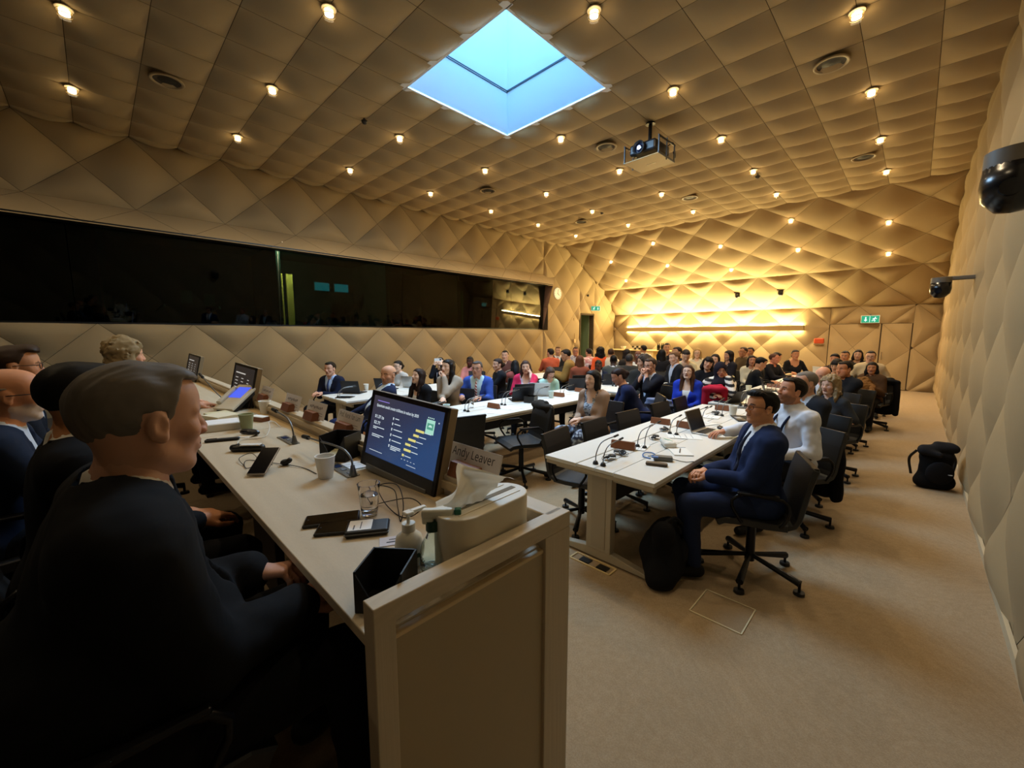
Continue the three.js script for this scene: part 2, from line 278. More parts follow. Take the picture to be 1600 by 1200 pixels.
{ // open doorway in the left wall, a dim passage behind
  const s = struct('door_2'), [x0, x1, h] = DOORL, gm = mat(0x8fa183, 0.8);
  part('frame', [box(0.06, h, 0.24, x0 + 0.03, h / 2, ZL - 0.08), box(0.06, h, 0.24, x1 - 0.03, h / 2, ZL - 0.08), box(x1 - x0, 0.06, 0.24, (x0 + x1) / 2, h - 0.03, ZL - 0.08)], M.backing, s);
  part('passage_wall', [box(2.6, 2.8, 0.1, (x0 + x1) / 2 + 0.5, 1.4, ZL - 1.5), box(0.1, 2.8, 1.3, x0 - 0.2, 1.4, ZL - 0.85), box(0.1, 2.8, 1.3, x1 + 0.9, 1.4, ZL - 0.85), box(2.6, 0.1, 1.5, (x0 + x1) / 2 + 0.3, 2.8, ZL - 0.85)], gm, s);
  part('door_leaf', box(0.05, h - 0.06, 0.9, x1 - 0.08, h / 2, ZL - 0.62, 0.01), mat(0x6c7f62, 0.6), s);
  part('passage_floor', box(2.6, 0.06, 1.5, (x0 + x1) / 2 + 0.3, -0.03, ZL - 0.85), M.carpet, s);
}
// ------------------------------------------------------------------ lamps and fittings of the room
{
  const rim = mat(0xd8cbb0, 0.4), glow = glowM(new THREE.Color(1, 0.82, 0.52), 4.5), glassM = mat(0xfff3d8, 0.05, 0, { transmission: 1, thickness: 0, ior: 1.45 });
  const proto = new THREE.Group();
  part('collar', lathe([[0.0, 0], [0.07, 0], [0.075, -0.008], [0.075, -0.014], [0.0, -0.014]], 24), rim, proto);
  part('bulb', lathe([[0.0, -0.015], [0.042, -0.016], [0.045, -0.03], [0.045, -0.07], [0.0, -0.072]], 20), glow, proto);
  part('glass_ring', [cyl(0.062, 0.062, 0.085, 0, -0.058, 0, 24, true)], glassM, proto);
  for (const y of [0.035, 0.075]) { const g = new THREE.TorusGeometry(0.0625, 0.0028, 5, 20); g.rotateX(Math.PI / 2); g.translate(0, -y, 0); part('glass_band', g, mat(0xcdb88a, 0.3, 0.5), proto); }
  function lamp(pos, nrm, cd, label, group) {
    const o = thing('downlight', label, 'ceiling light', pos.toArray(), 0, group);
    o.quaternion.setFromUnitVectors(V(0, -1, 0), nrm);
    for (const c of proto.children) o.add(c.clone());
    const s = new THREE.SpotLight(WARM, cd, 14, R(66), 0.9, 2), p = pos.clone().addScaledVector(nrm, 0.115);
    s.position.copy(p); s.target.position.copy(p).add(V(0, -1, 0)); s.castShadow = true; s.shadow.radius = 2.5; scene.add(s); scene.add(s.target);
    const b = new THREE.PointLight(WARM, cd * 0.012 + 0.02, 6, 2); b.position.copy(pos).addScaledVector(nrm, 0.05); b.castShadow = true; b.shadow.radius = 2; scene.add(b);
  }
  const xs = [-1.94, 0.06, 2.04, 4.04, 6.04, 8.04, 10.04, 12.04], zs = [-8.75, -6.75, -4.75, -2.75, -0.75];
  xs.forEach((x, i) => zs.forEach((z, k) => {
    if (i === 3 && k === 2) return;                     // the skylight takes this place
    if (i < 2 && k === 4) return;   // behind and above the camera
    const cd = DOWN[i];
    lamp(V(x, HC - 0.012, z), V(0, -1, 0), cd, `glass-ringed ceiling downlight, ${ordW[k]} out from the booth wall, ${ordW[i]} row from the stage`, 'ceiling downlights');
  }));
  const sl = [[2, -0.75], [4, -0.75], [1, -2.75], [3, -2.75], [2, -4.75], [4, -4.75], [1, -6.75], [3, -6.75], [2, -8.75], [4, -8.75]], where = ['far right', 'right', 'middle', 'left', 'far left'];
  for (const [t, z] of sl) lamp(V(13.2 + 3 * t / 5, 5.165 - 1.515 * t / 5, z), V(-0.447, -0.894, 0), SLOPE_CD, `glass-ringed downlight on the sloping back wall, ${t > 2 ? 'lower' : 'upper'} one of the ${where[Math.round((-z - 0.75) / 2)]} pair`, 'slope downlights');
}
{ // round ceiling loudspeakers
  const ring = mat(0x9b8766, 0.5), grille = mat(0x3a3128, 0.8);
  const P0 = new THREE.Group();
  part('trim_ring', lathe([[0.15, 0.0], [0.185, 0.0], [0.192, -0.012], [0.185, -0.024], [0.155, -0.02], [0.15, 0.0]], 36), ring, P0);
  part('grille', lathe([[0.0, 0.01], [0.08, 0.0], [0.152, -0.008]], 36), grille, P0);
  part('cone', lathe([[0.0, -0.012], [0.03, -0.016], [0.055, -0.006], [0.1, -0.004]], 24), mat(0x1d1916, 0.6), P0);
  const list = [[6.83, -1.06, 'nearest the right wall, above the front of the tables'], [10.72, -1.02, 'near the right wall, far down the room'], [6.84, -4.33, 'beside the projector'], [6.85, -7.57, 'on the booth side, level with the projector'], [10.74, -4.34, 'far down the middle of the room'], [0.97, -7.5, 'in the dark corner over the stage'], [10.65, -7.55, 'far back on the booth side']];
  for (const [x, z, w] of list) { const o = thing('ceiling_speaker', 'round grey ceiling loudspeaker ' + w, 'speaker', [x, HC - 0.055, z], rnd() * 3, 'ceiling loudspeakers'); for (const c of P0.children) o.add(c.clone()); }
}
for (const [x, z, w] of [[10.38, -2.75, 'by a downlight far down the room'], [10.3, -6.6, 'on the booth side'], [3.33, -6.62, 'left of the skylight']]) {
  const o = thing('smoke_detector', 'small dark sensor on the ceiling pads ' + w, 'sensor', [x, HC - 0.05, z], 0, 'ceiling sensors');
  part('body', lathe([[0, -0.05], [0.03, -0.045], [0.045, -0.02], [0.05, 0], [0, 0]], 18), mat(0x2a2622, 0.5), o); part('stem', cyl(0.02, 0.02, 0.06, 0, 0.03, 0, 10), M.greyMetal, o);
}
{ // projector on its pole
  const o = thing('projector', 'black projector with a lit lens hanging on a pole from the ceiling', 'projector', [6.66, 4.5, -3.4], R(-2));
  const k = mat(0x16161c, 0.4);
  part('ceiling_pole', [cyl(0.03, 0.03, 0.36, 0.02, 0.47, 0, 14), cyl(0.075, 0.075, 0.02, 0.02, 0.63, 0, 20)], M.darkMetal, o);
  part('body', box(0.5, 0.17, 0.46, 0.02, 0.2, 0, 0.04), k, o);
  part('lens_hood', [lathe([[0.075, 0], [0.1, 0.0], [0.105, 0.05], [0.085, 0.06], [0.075, 0.0]], 28).rotateZ(Math.PI / 2).translate(-0.235, 0.19, -0.03)], k, o);
  const lens = part('lens', lathe([[0, 0.02], [0.04, 0.016], [0.075, 0]], 24).rotateZ(Math.PI / 2).translate(-0.25, 0.19, -0.03), mat(0x1a2038, 0.05, 0, { clearcoat: 1 }), o);
  part('light_window', lathe([[0, 0.024], [0.018, 0.022], [0.03, 0.016]], 16).rotateZ(Math.PI / 2).translate(-0.256, 0.19, -0.03), glowM(new THREE.Color(0.75, 0.85, 1), 7), lens);
  part('cradle_plate', [box(0.56, 0.012, 0.6, 0.02, 0.02, 0, 0.004)], mat(0xa58d63, 0.55, 0.2), o);
  part('plate_slot', box(0.02, 0.006, 0.16, 0.05, 0.014, 0.02), mat(0xe6d9b5, 0.5), o);
  for (const z of [-0.3, 0.3]) part('cradle_side', [box(0.56, 0.03, 0.014, 0.02, 0.03, z), box(0.56, 0.025, 0.014, 0.02, 0.28, z), box(0.025, 0.25, 0.014, -0.24, 0.155, z), box(0.025, 0.25, 0.014, 0.28, 0.155, z), box(0.02, 0.33, 0.012, 0.02, 0.155, z).rotateZ(0.0)], k, o);
  part('cable', tube([[0.26, 0.3, 0.2], [0.34, 0.36, 0.24], [0.37, 0.2, 0.27], [0.33, 0.1, 0.29], [0.3, 0.2, 0.27]], 0.008, 30, 6), M.black, o);
}
{ // dome cameras on the right wall
  function ptz(x, y, z, s, label) {
    const o = thing('dome_camera', label, 'camera', [x, y, z]);
    part('wall_bracket', [box(0.08 * s, 0.05 * s, 0.5 - z, 0, 0.13 * s, (0.5 - z) / 2 - 0.02, 0.012), box(0.12 * s, 0.16 * s, 0.02, 0, 0.11 * s, 0.49 - z, 0.006), cyl(0.1 * s, 0.1 * s, 0.07 * s, 0, 0.11 * s, 0, 24)], mat(0x6d665b, 0.5), o);
    part('camera_head', [lathe([[0, -0.12 * s], [0.05 * s, -0.11 * s], [0.095 * s, -0.06 * s], [0.105 * s, 0], [0.1 * s, 0.08 * s], [0, 0.085 * s]], 28)], mat(0x0a0b0f, 0.25), o);
    part('lens', cyl(0.035 * s, 0.035 * s, 0.03 * s, 0, 0, 0, 18).rotateZ(Math.PI / 2).translate(-0.1 * s, -0.03 * s, -0.02), mat(0x10131c, 0.05), o);
  }
  ptz(3.62, 2.52, 0.31, 1.25, 'large black dome camera on the right wall nearest the photographer');
  ptz(7.9, 2.3, 0.17, 1.0, 'small black dome camera on a grey arm far along the right wall');
}
for (const [z, w] of [[-4.8, 'left'], [-3.45, 'right']]) { // two little cameras under the fold of the back wall
  const o = thing('wall_camera', `tiny black camera under the fold of the back wall, ${w} one of two`, 'camera', [16.62, 3.13, z]);
  part('bracket', [box(0.08, 0.03, 0.22, 0, 0.1, 0), box(0.25, 0.025, 0.03, 0.12, 0.09, 0)], M.dark, o); part('camera_head', lathe([[0, -0.11], [0.06, -0.1], [0.085, -0.04], [0.08, 0.06], [0, 0.08]], 18), M.black, o);
}
{ const o = thing('wall_sensor', 'tiny dark sensor on the padded wall above the open doorway', 'sensor', [14.9, 3.36, ZL + 0.02]); part('body', box(0.07, 0.09, 0.06, 0, 0, 0.05, 0.02), M.dark, o); part('mount', box(0.03, 0.03, 0.06, 0, 0, 0.0), M.dark, o); }
{ // clock
  const o = thing('wall_clock', 'round white wall clock beside the end of the long window', 'clock', [12.77, 3.29, ZL + 0.075]);
  part('rim', lathe([[0.0, 0], [0.225, 0], [0.235, 0.02], [0.225, 0.045], [0.21, 0.04]], 40).rotateX(Math.PI / 2), mat(0xd9d9d6, 0.4), o);
  part('face', cyl(0.212, 0.212, 0.01, 0, 0, 0, 40).rotateX(Math.PI / 2).translate(0, 0, 0.032), mat(0xf4f6f8, 0.6), o);
  const h = (l, w, a) => { const g = box(w, l, 0.004, 0, l / 2 - 0.02, 0.042); g.rotateZ(a); return g; };
  part('hands', [h(0.13, 0.016, R(-125)), h(0.18, 0.011, R(-8))], M.black, o);
  part('hour_marks', [...Array(12)].map((_, i) => box(0.01, 0.03, 0.003, 0, 0.185, 0.039).rotateZ(i * Math.PI / 6)), M.black, o);
}
function exitSign(pos, turn, w, label, arrow) {
  const o = thing('exit_sign', label, 'exit sign', pos, turn), h = w / 2;
  const t = canvasTex(256, 128, (c) => {
    c.fillStyle = '#0f8f6a'; c.fillRect(0, 0, 256, 128); c.fillStyle = '#eafff4'; c.strokeStyle = '#eafff4'; c.lineCap = 'round';
    const man = (x) => { c.beginPath(); c.arc(x + 12, 30, 10, 0, 7); c.fill(); c.lineWidth = 13; c.beginPath(); c.moveTo(x + 4, 46); c.lineTo(x - 6, 76); c.stroke(); c.lineWidth = 9; for (const l of [[[-6, 76], [12, 88], [4, 110]], [[-6, 78], [-18, 92], [-36, 94]], [[4, 48], [22, 58], [32, 50]], [[0, 48], [-18, 52], [-24, 68]]]) { c.beginPath(); l.forEach(([a, b], i) => i ? c.lineTo(x + a, b) : c.moveTo(x + a, b)); c.stroke(); } };
    const arr = (x) => { c.beginPath(); c.moveTo(x, 108); c.lineTo(x - 26, 74); c.lineTo(x - 9, 74); c.lineTo(x - 9, 22); c.lineTo(x + 9, 22); c.lineTo(x + 9, 74); c.lineTo(x + 26, 74); c.fill(); };
    if (arrow === 'left') { arr(62); c.fillRect(118, 8, 6, 112); man(188); } else { man(80); arr(200); }
  });
  part('housing', box(w + 0.03, h + 0.03, 0.05, 0, 0, 0, 0.008), mat(0xdfe6e2, 0.5), o);
  const f = new THREE.MeshStandardMaterial({ color: 0x111111, roughness: 0.5, emissiveMap: t }); f.emissive.set(1, 1, 1); f.emissiveIntensity = 1.1;
  part('sign_face', new THREE.PlaneGeometry(w, h).translate(0, 0, 0.0265), f, o);
  part('ceiling_arm', box(0.04, 0.05, 0.06, 0, h / 2 + 0.03, -0.02), M.greyMetal, o);
  const l = new THREE.RectAreaLight(new THREE.Color(0.4, 1, 0.8), 0.5, w, h); l.position.set(pos[0] + Math.sin(turn) * 0.04, pos[1], pos[2] + Math.cos(turn) * 0.04); l.lookAt(pos[0] + Math.sin(turn), pos[1], pos[2] + Math.cos(turn)); scene.add(l);
}
exitSign([17.05, 2.18, -1.08], -Math.PI / 2, 0.42, 'green emergency exit sign above the padded double door', 'left');
exitSign([15.32, 2.83, ZL + 0.18], R(-50), 0.36, 'green exit sign over the open doorway in the left wall', 'right');
{ const o = thing('wall_lamp', 'small orange-red signal lamp box on the back wall left of the door', 'signal lamp', [17.1, 1.49, -2.33], -Math.PI / 2); part('lamp_cap', box(0.28, 0.19, 0.09, 0, 0, 0.02, 0.04), mat(0xb4481d, 0.4), o); part('back_box', box(0.3, 0.05, 0.08, 0, -0.1, 0.01, 0.015), mat(0x8c7355, 0.5), o); }
{ // lit shelf on the back wall
  const o = thing('light_shelf', 'long padded light shelf glowing above and below on the back wall', 'light shelf', [0, 0, 0]);
  const z0 = -9.5, z1 = -2.76, L = z1 - z0, zc = (z0 + z1) / 2;
  part('shelf_board', box(0.16, 0.17, L, 16.98, 1.93, zc, 0.015), mat(0x9b8358, 0.7), o);
  part('back_rail', box(0.13, 0.07, L - 0.1, 17.11, 1.93, zc), M.backing, o);
  const strip = glowM(SHELF, 9);
  part('light_strip', [box(0.03, 0.01, L - 0.1, 17.075, 1.985, zc)], strip, o); part('light_strip', [box(0.03, 0.01, L - 0.1, 17.075, 1.875, zc)], strip, o);
  for (const s of [1, -1]) { const l = new THREE.RectAreaLight(SHELF, s > 0 ? SHELF_UP * 3 : SHELF_DN * 3, L - 0.1, 0.05); l.position.set(17.06, 1.93 + s * 0.075, zc); l.lookAt(17.01, 1.93 + s * 2, zc); scene.add(l); }
  const fl = new THREE.RectAreaLight(SHELF, SHELF_UP * 3.3, L - 0.2, 0.05); fl.position.set(16.89, 2.025, zc); fl.lookAt(15.9, 3.6, zc); scene.add(fl);
}
// ------------------------------------------------------------------ conference tables
function makeTable(label, w = 3.4) {
  const t = thing('conference_table', label, 'table', [0, 0, 0], 0, 'conference tables'), d = 0.92, y = 0.74;
  for (const s of [-1, 1]) part('tabletop', [box(w, 0.03, 0.3, w / 2, y - 0.015, s * 0.31, 0.004)], M.tableTop, t);
  part('tabletop_edge', [box(w - 0.01, 0.028, 0.9, w / 2, y - 0.044, 0, 0.003)], M.tableEdge, t);
  for (let i = 0; i < 3; i++) part('cable_flap', [box(w / 3 - 0.008, 0.024, 0.148, w / 6 + i * w / 3, y - 0.015, -0.078, 0.002), box(w / 3 - 0.008, 0.024, 0.148, w / 6 + i * w / 3, y - 0.015, 0.078, 0.002)], M.tableTop, t);
  part('modesty_beam', [box(w - 0.3, 0.14, 0.04, w / 2, y - 0.13, 0), box(w - 0.3, 0.2, 0.02, w / 2, y - 0.16, 0.1)], M.dark, t);
  for (const s of [0, 1]) {
    const x = s ? w - 0.11 : 0.11;
    const leg = part('leg', [box(0.07, y - 0.11, 0.21, x, (y - 0.06) / 2 + 0.05, 0, 0.006)], M.leg, t);
    part('leg_panel', [box(0.004, y - 0.16, 0.12, x - 0.037 + s * 0.074, (y - 0.1) / 2 + 0.07, 0)], mat(0xa79b86, 0.5), leg);
    const foot = new THREE.Shape(); foot.moveTo(-0.4, 0.012); foot.lineTo(-0.4, 0.03); foot.lineTo(-0.1, 0.075); foot.lineTo(0.1, 0.075); foot.lineTo(0.4, 0.03); foot.lineTo(0.4, 0.012); foot.lineTo(-0.4, 0.012);
    const fg = new THREE.ExtrudeGeometry(foot, { depth: 0.05, bevelEnabled: true, bevelSize: 0.004, bevelThickness: 0.004, bevelSegments: 1 }); fg.rotateY(Math.PI / 2); fg.translate(x - 0.025, 0.0, 0);
    part('foot', [fg, cyl(0.018, 0.018, 0.012, x, 0.006, 0.37, 12), cyl(0.018, 0.018, 0.012, x, 0.006, -0.37, 12)], M.leg, t);
    part('end_rail', box(0.03, 0.05, 0.84, x, y - 0.08, 0), M.leg, t);
  }
  return t;
}
const TZ = { R: -1.59, M: -3.95, L: -6.25 }, rowName = { R: 'right-hand', M: 'middle', L: 'left-hand' };
const table0 = makeTable('pale conference table nearest the photographer with one grey end leg in view'); table0.position.set(2.46, 0, TZ.R);
for (const r of ['R', 'M', 'L']) for (let i = 0; i < 3; i++) { if (r === 'R' && !i) continue; copyOf(table0, [2.46 + i * 3.62, 0, TZ[r]], 0, `pale conference table, ${['front', 'middle', 'rear'][i]} unit of the ${rowName[r]} row`, 'conference tables'); }
// ------------------------------------------------------------------ chairs
function makeChair() {
  const t = new THREE.Group(); t.name = 'office_chair';
  const sheet = (pts, th, w) => { // a bent sheet: profile in (z, y), extruded along x
    const sh = new THREE.Shape(), n = pts.length, off = (i, s) => { const a = pts[Math.max(0, i - 1)], b = pts[Math.min(n - 1, i + 1)], dx = b[0] - a[0], dy = b[1] - a[1], l = Math.hypot(dx, dy); return [pts[i][0] - dy / l * th / 2 * s, pts[i][1] + dx / l * th / 2 * s]; };
    for (let i = 0; i < n; i++) { const p = off(i, 1); i ? sh.lineTo(...p) : sh.moveTo(...p); }
    for (let i = n - 1; i >= 0; i--) sh.lineTo(...off(i, -1));
    const g = new THREE.ExtrudeGeometry(sh, { depth: w - 0.012, bevelEnabled: true, bevelSize: 0.005, bevelThickness: 0.006, bevelSegments: 1 }); g.rotateY(-Math.PI / 2); g.translate(w / 2, 0, 0); return g;
  };
  part('seat', sheet([[0.24, 0.435], [0.2, 0.455], [0.1, 0.46], [-0.05, 0.452], [-0.16, 0.455]], 0.035, 0.47), M.leather, t);
  part('backrest', sheet([[-0.16, 0.455], [-0.2, 0.475], [-0.222, 0.52], [-0.24, 0.62], [-0.262, 0.74], [-0.29, 0.855]], 0.026, 0.46), M.leather, t);
  part('back_rail', [box(0.46, 0.022, 0.03, 0, 0.86, -0.291, 0.008)], M.darkMetal, t);
  for (const s of [-1, 1]) part('armrest', [tube([[s * 0.245, 0.46, -0.12], [s * 0.262, 0.56, -0.16], [s * 0.265, 0.64, -0.14], [s * 0.265, 0.655, -0.05], [s * 0.265, 0.655, 0.12], [s * 0.262, 0.6, 0.17], [s * 0.245, 0.46, 0.1]], 0.011, 16, 5), box(0.045, 0.016, 0.24, s * 0.265, 0.668, 0.02, 0.007)], M.darkMetal, t);
  part('column', [cyl(0.028, 0.032, 0.32, 0, 0.25, 0, 14), box(0.3, 0.035, 0.2, 0, 0.425, 0, 0.01)], M.darkMetal, t);
  for (let i = 0; i < 5; i++) {
    const a = i * 2 * Math.PI / 5 + 0.3, c = Math.cos(a), s = Math.sin(a), l = new THREE.CylinderGeometry(0.014, 0.024, 0.33, 8); l.rotateX(-Math.PI / 2 + 0.17); l.translate(0, 0.105, 0.165); l.rotateY(Math.PI / 2 - a);
    const leg = part('leg', [l, cyl(0.009, 0.009, 0.06, c * 0.325, 0.055, s * 0.325, 8)], M.darkMetal, t);
    part('glide', cyl(0.032, 0.034, 0.018, c * 0.325, 0.013, s * 0.325, 14), M.dark, leg);
  }
  return t;
}
const chair0 = makeChair();
function chair(x, z, yaw, label, group = 'black conference chairs') { const c = copyOf(chair0, [x, 0, z], R(yaw), label, group); c.userData.category = 'chair'; return c; }
// ------------------------------------------------------------------ people: smooth fields of joined limbs, meshed by surface nets
// prims: rc = limb with two end radii, el = ellipsoid; k = how softly it joins; neg = carves
const rc = (a, b, ra, rb = ra, k = 0.02, neg = false) => ({ t: 0, a, b, ra, rb, k, neg });
const el = (c, r, k = 0.02, rot = null, neg = false) => ({ t: 1, c, r, k, rot, neg });
function dist(q, x, y, z) {
  if (q.t === 0) {
    const ax = q.a.x, ay = q.a.y, az = q.a.z, dx = q.b.x - ax, dy = q.b.y - ay, dz = q.b.z - az, L = dx * dx + dy * dy + dz * dz;
    let h = L > 1e-9 ? ((x - ax) * dx + (y - ay) * dy + (z - az) * dz) / L : 0; h = h < 0 ? 0 : h > 1 ? 1 : h;
    const ex = x - ax - dx * h, ey = y - ay - dy * h, ez = z - az - dz * h;
    return Math.sqrt(ex * ex + ey * ey + ez * ez) - (q.ra + (q.rb - q.ra) * h);
  }
  let px = x - q.c.x, py = y - q.c.y, pz = z - q.c.z; const m = q.rot;
  if (m) { const e = m; const tx = e[0] * px + e[1] * py + e[2] * pz, ty = e[3] * px + e[4] * py + e[5] * pz, tz = e[6] * px + e[7] * py + e[8] * pz; px = tx; py = ty; pz = tz; }
  px /= q.r.x; py /= q.r.y; pz /= q.r.z; const k0 = Math.sqrt(px * px + py * py + pz * pz); if (k0 < 1e-6) return -Math.min(q.r.x, q.r.y, q.r.z);
  const gx = px / q.r.x, gy = py / q.r.y, gz = pz / q.r.z, k1 = Math.sqrt(gx * gx + gy * gy + gz * gz);
  return k0 * (k0 - 1) / k1;
}
const BIG = 9;
function reach(q) { if (q.t === 0) { const r = Math.max(q.ra, q.rb); return [Math.min(q.a.x, q.b.x) - r, Math.min(q.a.y, q.b.y) - r, Math.min(q.a.z, q.b.z) - r, Math.max(q.a.x, q.b.x) + r, Math.max(q.a.y, q.b.y) + r, Math.max(q.a.z, q.b.z) + r]; } const r = q.rot ? Math.max(q.r.x, q.r.y, q.r.z) : 0; const rx = r || q.r.x, ry = r || q.r.y, rz = r || q.r.z; return [q.c.x - rx, q.c.y - ry, q.c.z - rz, q.c.x + rx, q.c.y + ry, q.c.z + rz]; }
function meshField(prims, cell, carve, wob, relax = 0) {
  let lo = [1e9, 1e9, 1e9], hi = [-1e9, -1e9, -1e9];
  for (const q of prims) { if (q.neg) continue; const b = reach(q); for (let i = 0; i < 3; i++) { lo[i] = Math.min(lo[i], b[i]); hi[i] = Math.max(hi[i], b[i + 3]); } }
  const pad = cell * 2.2 + 0.012; lo = lo.map((v) => v - pad); const n = hi.map((v, i) => Math.ceil((v + pad - lo[i]) / cell) + 1), [nx, ny, nz] = n, sx = 1, sy = nx, sz = nx * ny;
  const F = new Float32Array(nx * ny * nz).fill(BIG);
  for (const q of prims) {
    const b = reach(q), e = q.k + cell * 2.2, i0 = [0, 1, 2].map((i) => Math.max(0, Math.floor((b[i] - e - lo[i]) / cell))), i1 = [0, 1, 2].map((i) => Math.min(n[i] - 1, Math.ceil((b[i + 3] + e - lo[i]) / cell)));
    for (let z = i0[2]; z <= i1[2]; z++) for (let y = i0[1]; y <= i1[1]; y++) for (let x = i0[0], o = z * sz + y * sy + x; x <= i1[0]; x++, o++) {
      const d = dist(q, lo[0] + x * cell, lo[1] + y * cell, lo[2] + z * cell), f = F[o], k = q.k;
      if (q.neg) { const h = Math.max(k - Math.abs(f + d), 0) / (k || 1); F[o] = Math.max(f, -d) + h * h * k * 0.25; }
      else if (d < f + k) { const h = Math.max(k - Math.abs(f - d), 0) / (k || 1); F[o] = Math.min(f, d) - h * h * k * 0.25; }
    }
  }
  if (carve || wob) for (let z = 0, o = 0; z < nz; z++) for (let y = 0; y < ny; y++) for (let x = 0; x < nx; x++, o++) {
    if (F[o] > cell * 3 || F[o] < -0.08) continue; const X = lo[0] + x * cell, Y = lo[1] + y * cell, Z = lo[2] + z * cell;
    if (wob) F[o] += wob(X, Y, Z);
    if (carve) { const g = carve(X, Y, Z); if (g > F[o]) F[o] = g; }
  }
  const id = new Int32Array(nx * ny * nz).fill(-1), pos = [], idx = [], offs = [0, sx, sy, sx + sy, sz, sz + sx, sz + sy, sz + sx + sy];
  const E = [[0, 1], [2, 3], [4, 5], [6, 7], [0, 2], [1, 3], [4, 6], [5, 7], [0, 4], [1, 5], [2, 6], [3, 7]];
  for (let z = 0; z < nz - 1; z++) for (let y = 0; y < ny - 1; y++) for (let x = 0; x < nx - 1; x++) {
    const o = z * sz + y * sy + x; let m = 0; for (let c = 0; c < 8; c++) if (F[o + offs[c]] < 0) m |= 1 << c;
    if (m === 0 || m === 255) continue;
    let a = 0, b = 0, d = 0, k = 0;
    for (const [p, q] of E) { if (((m >> p) & 1) === ((m >> q) & 1)) continue; const f0 = F[o + offs[p]], f1 = F[o + offs[q]], t = f0 / (f0 - f1); a += (p & 1) + t * ((q & 1) - (p & 1)); b += ((p >> 1) & 1) + t * (((q >> 1) & 1) - ((p >> 1) & 1)); d += (p >> 2) + t * ((q >> 2) - (p >> 2)); k++; }
    id[o] = pos.length / 3; pos.push(lo[0] + (x + a / k) * cell, lo[1] + (y + b / k) * cell, lo[2] + (z + d / k) * cell);
  }
  const quad = (a, b, c, d, flip) => { if (a < 0 || b < 0 || c < 0 || d < 0) return; flip ? idx.push(a, c, b, a, d, c) : idx.push(a, b, c, a, c, d); };
  for (let z = 1; z < nz - 1; z++) for (let y = 1; y < ny - 1; y++) for (let x = 1; x < nx - 1; x++) {
    const o = z * sz + y * sy + x, s = F[o] < 0;
    if (s !== F[o + sx] < 0) quad(id[o - sy - sz], id[o - sz], id[o], id[o - sy], !s);
    if (s !== F[o + sy] < 0) quad(id[o - sx - sz], id[o - sx], id[o], id[o - sz], !s);
    if (s !== F[o + sz] < 0) quad(id[o - sx - sy], id[o - sy], id[o], id[o - sx], !s);
  }
  for (let it = 0; it < relax; it++) {                              // ease the stair steps of cut edges
    const n = pos.length, acc = new Float32Array(n), cnt = new Uint16Array(n / 3);
    for (let i = 0; i < idx.length; i += 3) for (let k = 0; k < 3; k++) { const a = idx[i + k], b = idx[i + (k + 1) % 3]; acc[3 * a] += pos[3 * b]; acc[3 * a + 1] += pos[3 * b + 1]; acc[3 * a + 2] += pos[3 * b + 2]; cnt[a]++; }
    for (let a = 0; a < n / 3; a++) if (cnt[a]) for (let k = 0; k < 3; k++) pos[3 * a + k] += 0.55 * (acc[3 * a + k] / cnt[a] - pos[3 * a + k]);
  }
  const g = new THREE.BufferGeometry(); g.setAttribute('position', new THREE.Float32BufferAttribute(pos, 3)); g.setIndex(idx); g.computeVertexNormals();
  return g;
}
function paint(g, f) { const p = g.attributes.position, c = new Float32Array(p.count * 3); for (let i = 0; i < p.count; i++) { const k = f(p.getX(i), p.getY(i), p.getZ(i)); c[3 * i] = k.r; c[3 * i + 1] = k.g; c[3 * i + 2] = k.b; } g.setAttribute('color', new THREE.BufferAttribute(c, 3)); return g; }
const C = (h) => new THREE.Color(h), mixC = (a, b, t) => a.clone().lerp(b, Math.max(0, Math.min(1, t)));
function ik(a, b, l1, l2, pole) { // the joint between a and b, bent towards pole; b is pulled in when out of reach
  const d = b.clone().sub(a); let L = d.length(); if (L > (l1 + l2) * 0.995) { b.copy(a).addScaledVector(d, (l1 + l2) * 0.995 / L); L = (l1 + l2) * 0.995; } d.subVectors(b, a).normalize();
  const x = (l1 * l1 - l2 * l2 + L * L) / (2 * L), h = Math.sqrt(Math.max(0, l1 * l1 - x * x)), p = pole.clone().sub(a); p.addScaledVector(d, -p.dot(d)).normalize();
  return a.clone().addScaledVector(d, x).addScaledVector(p, h);
}
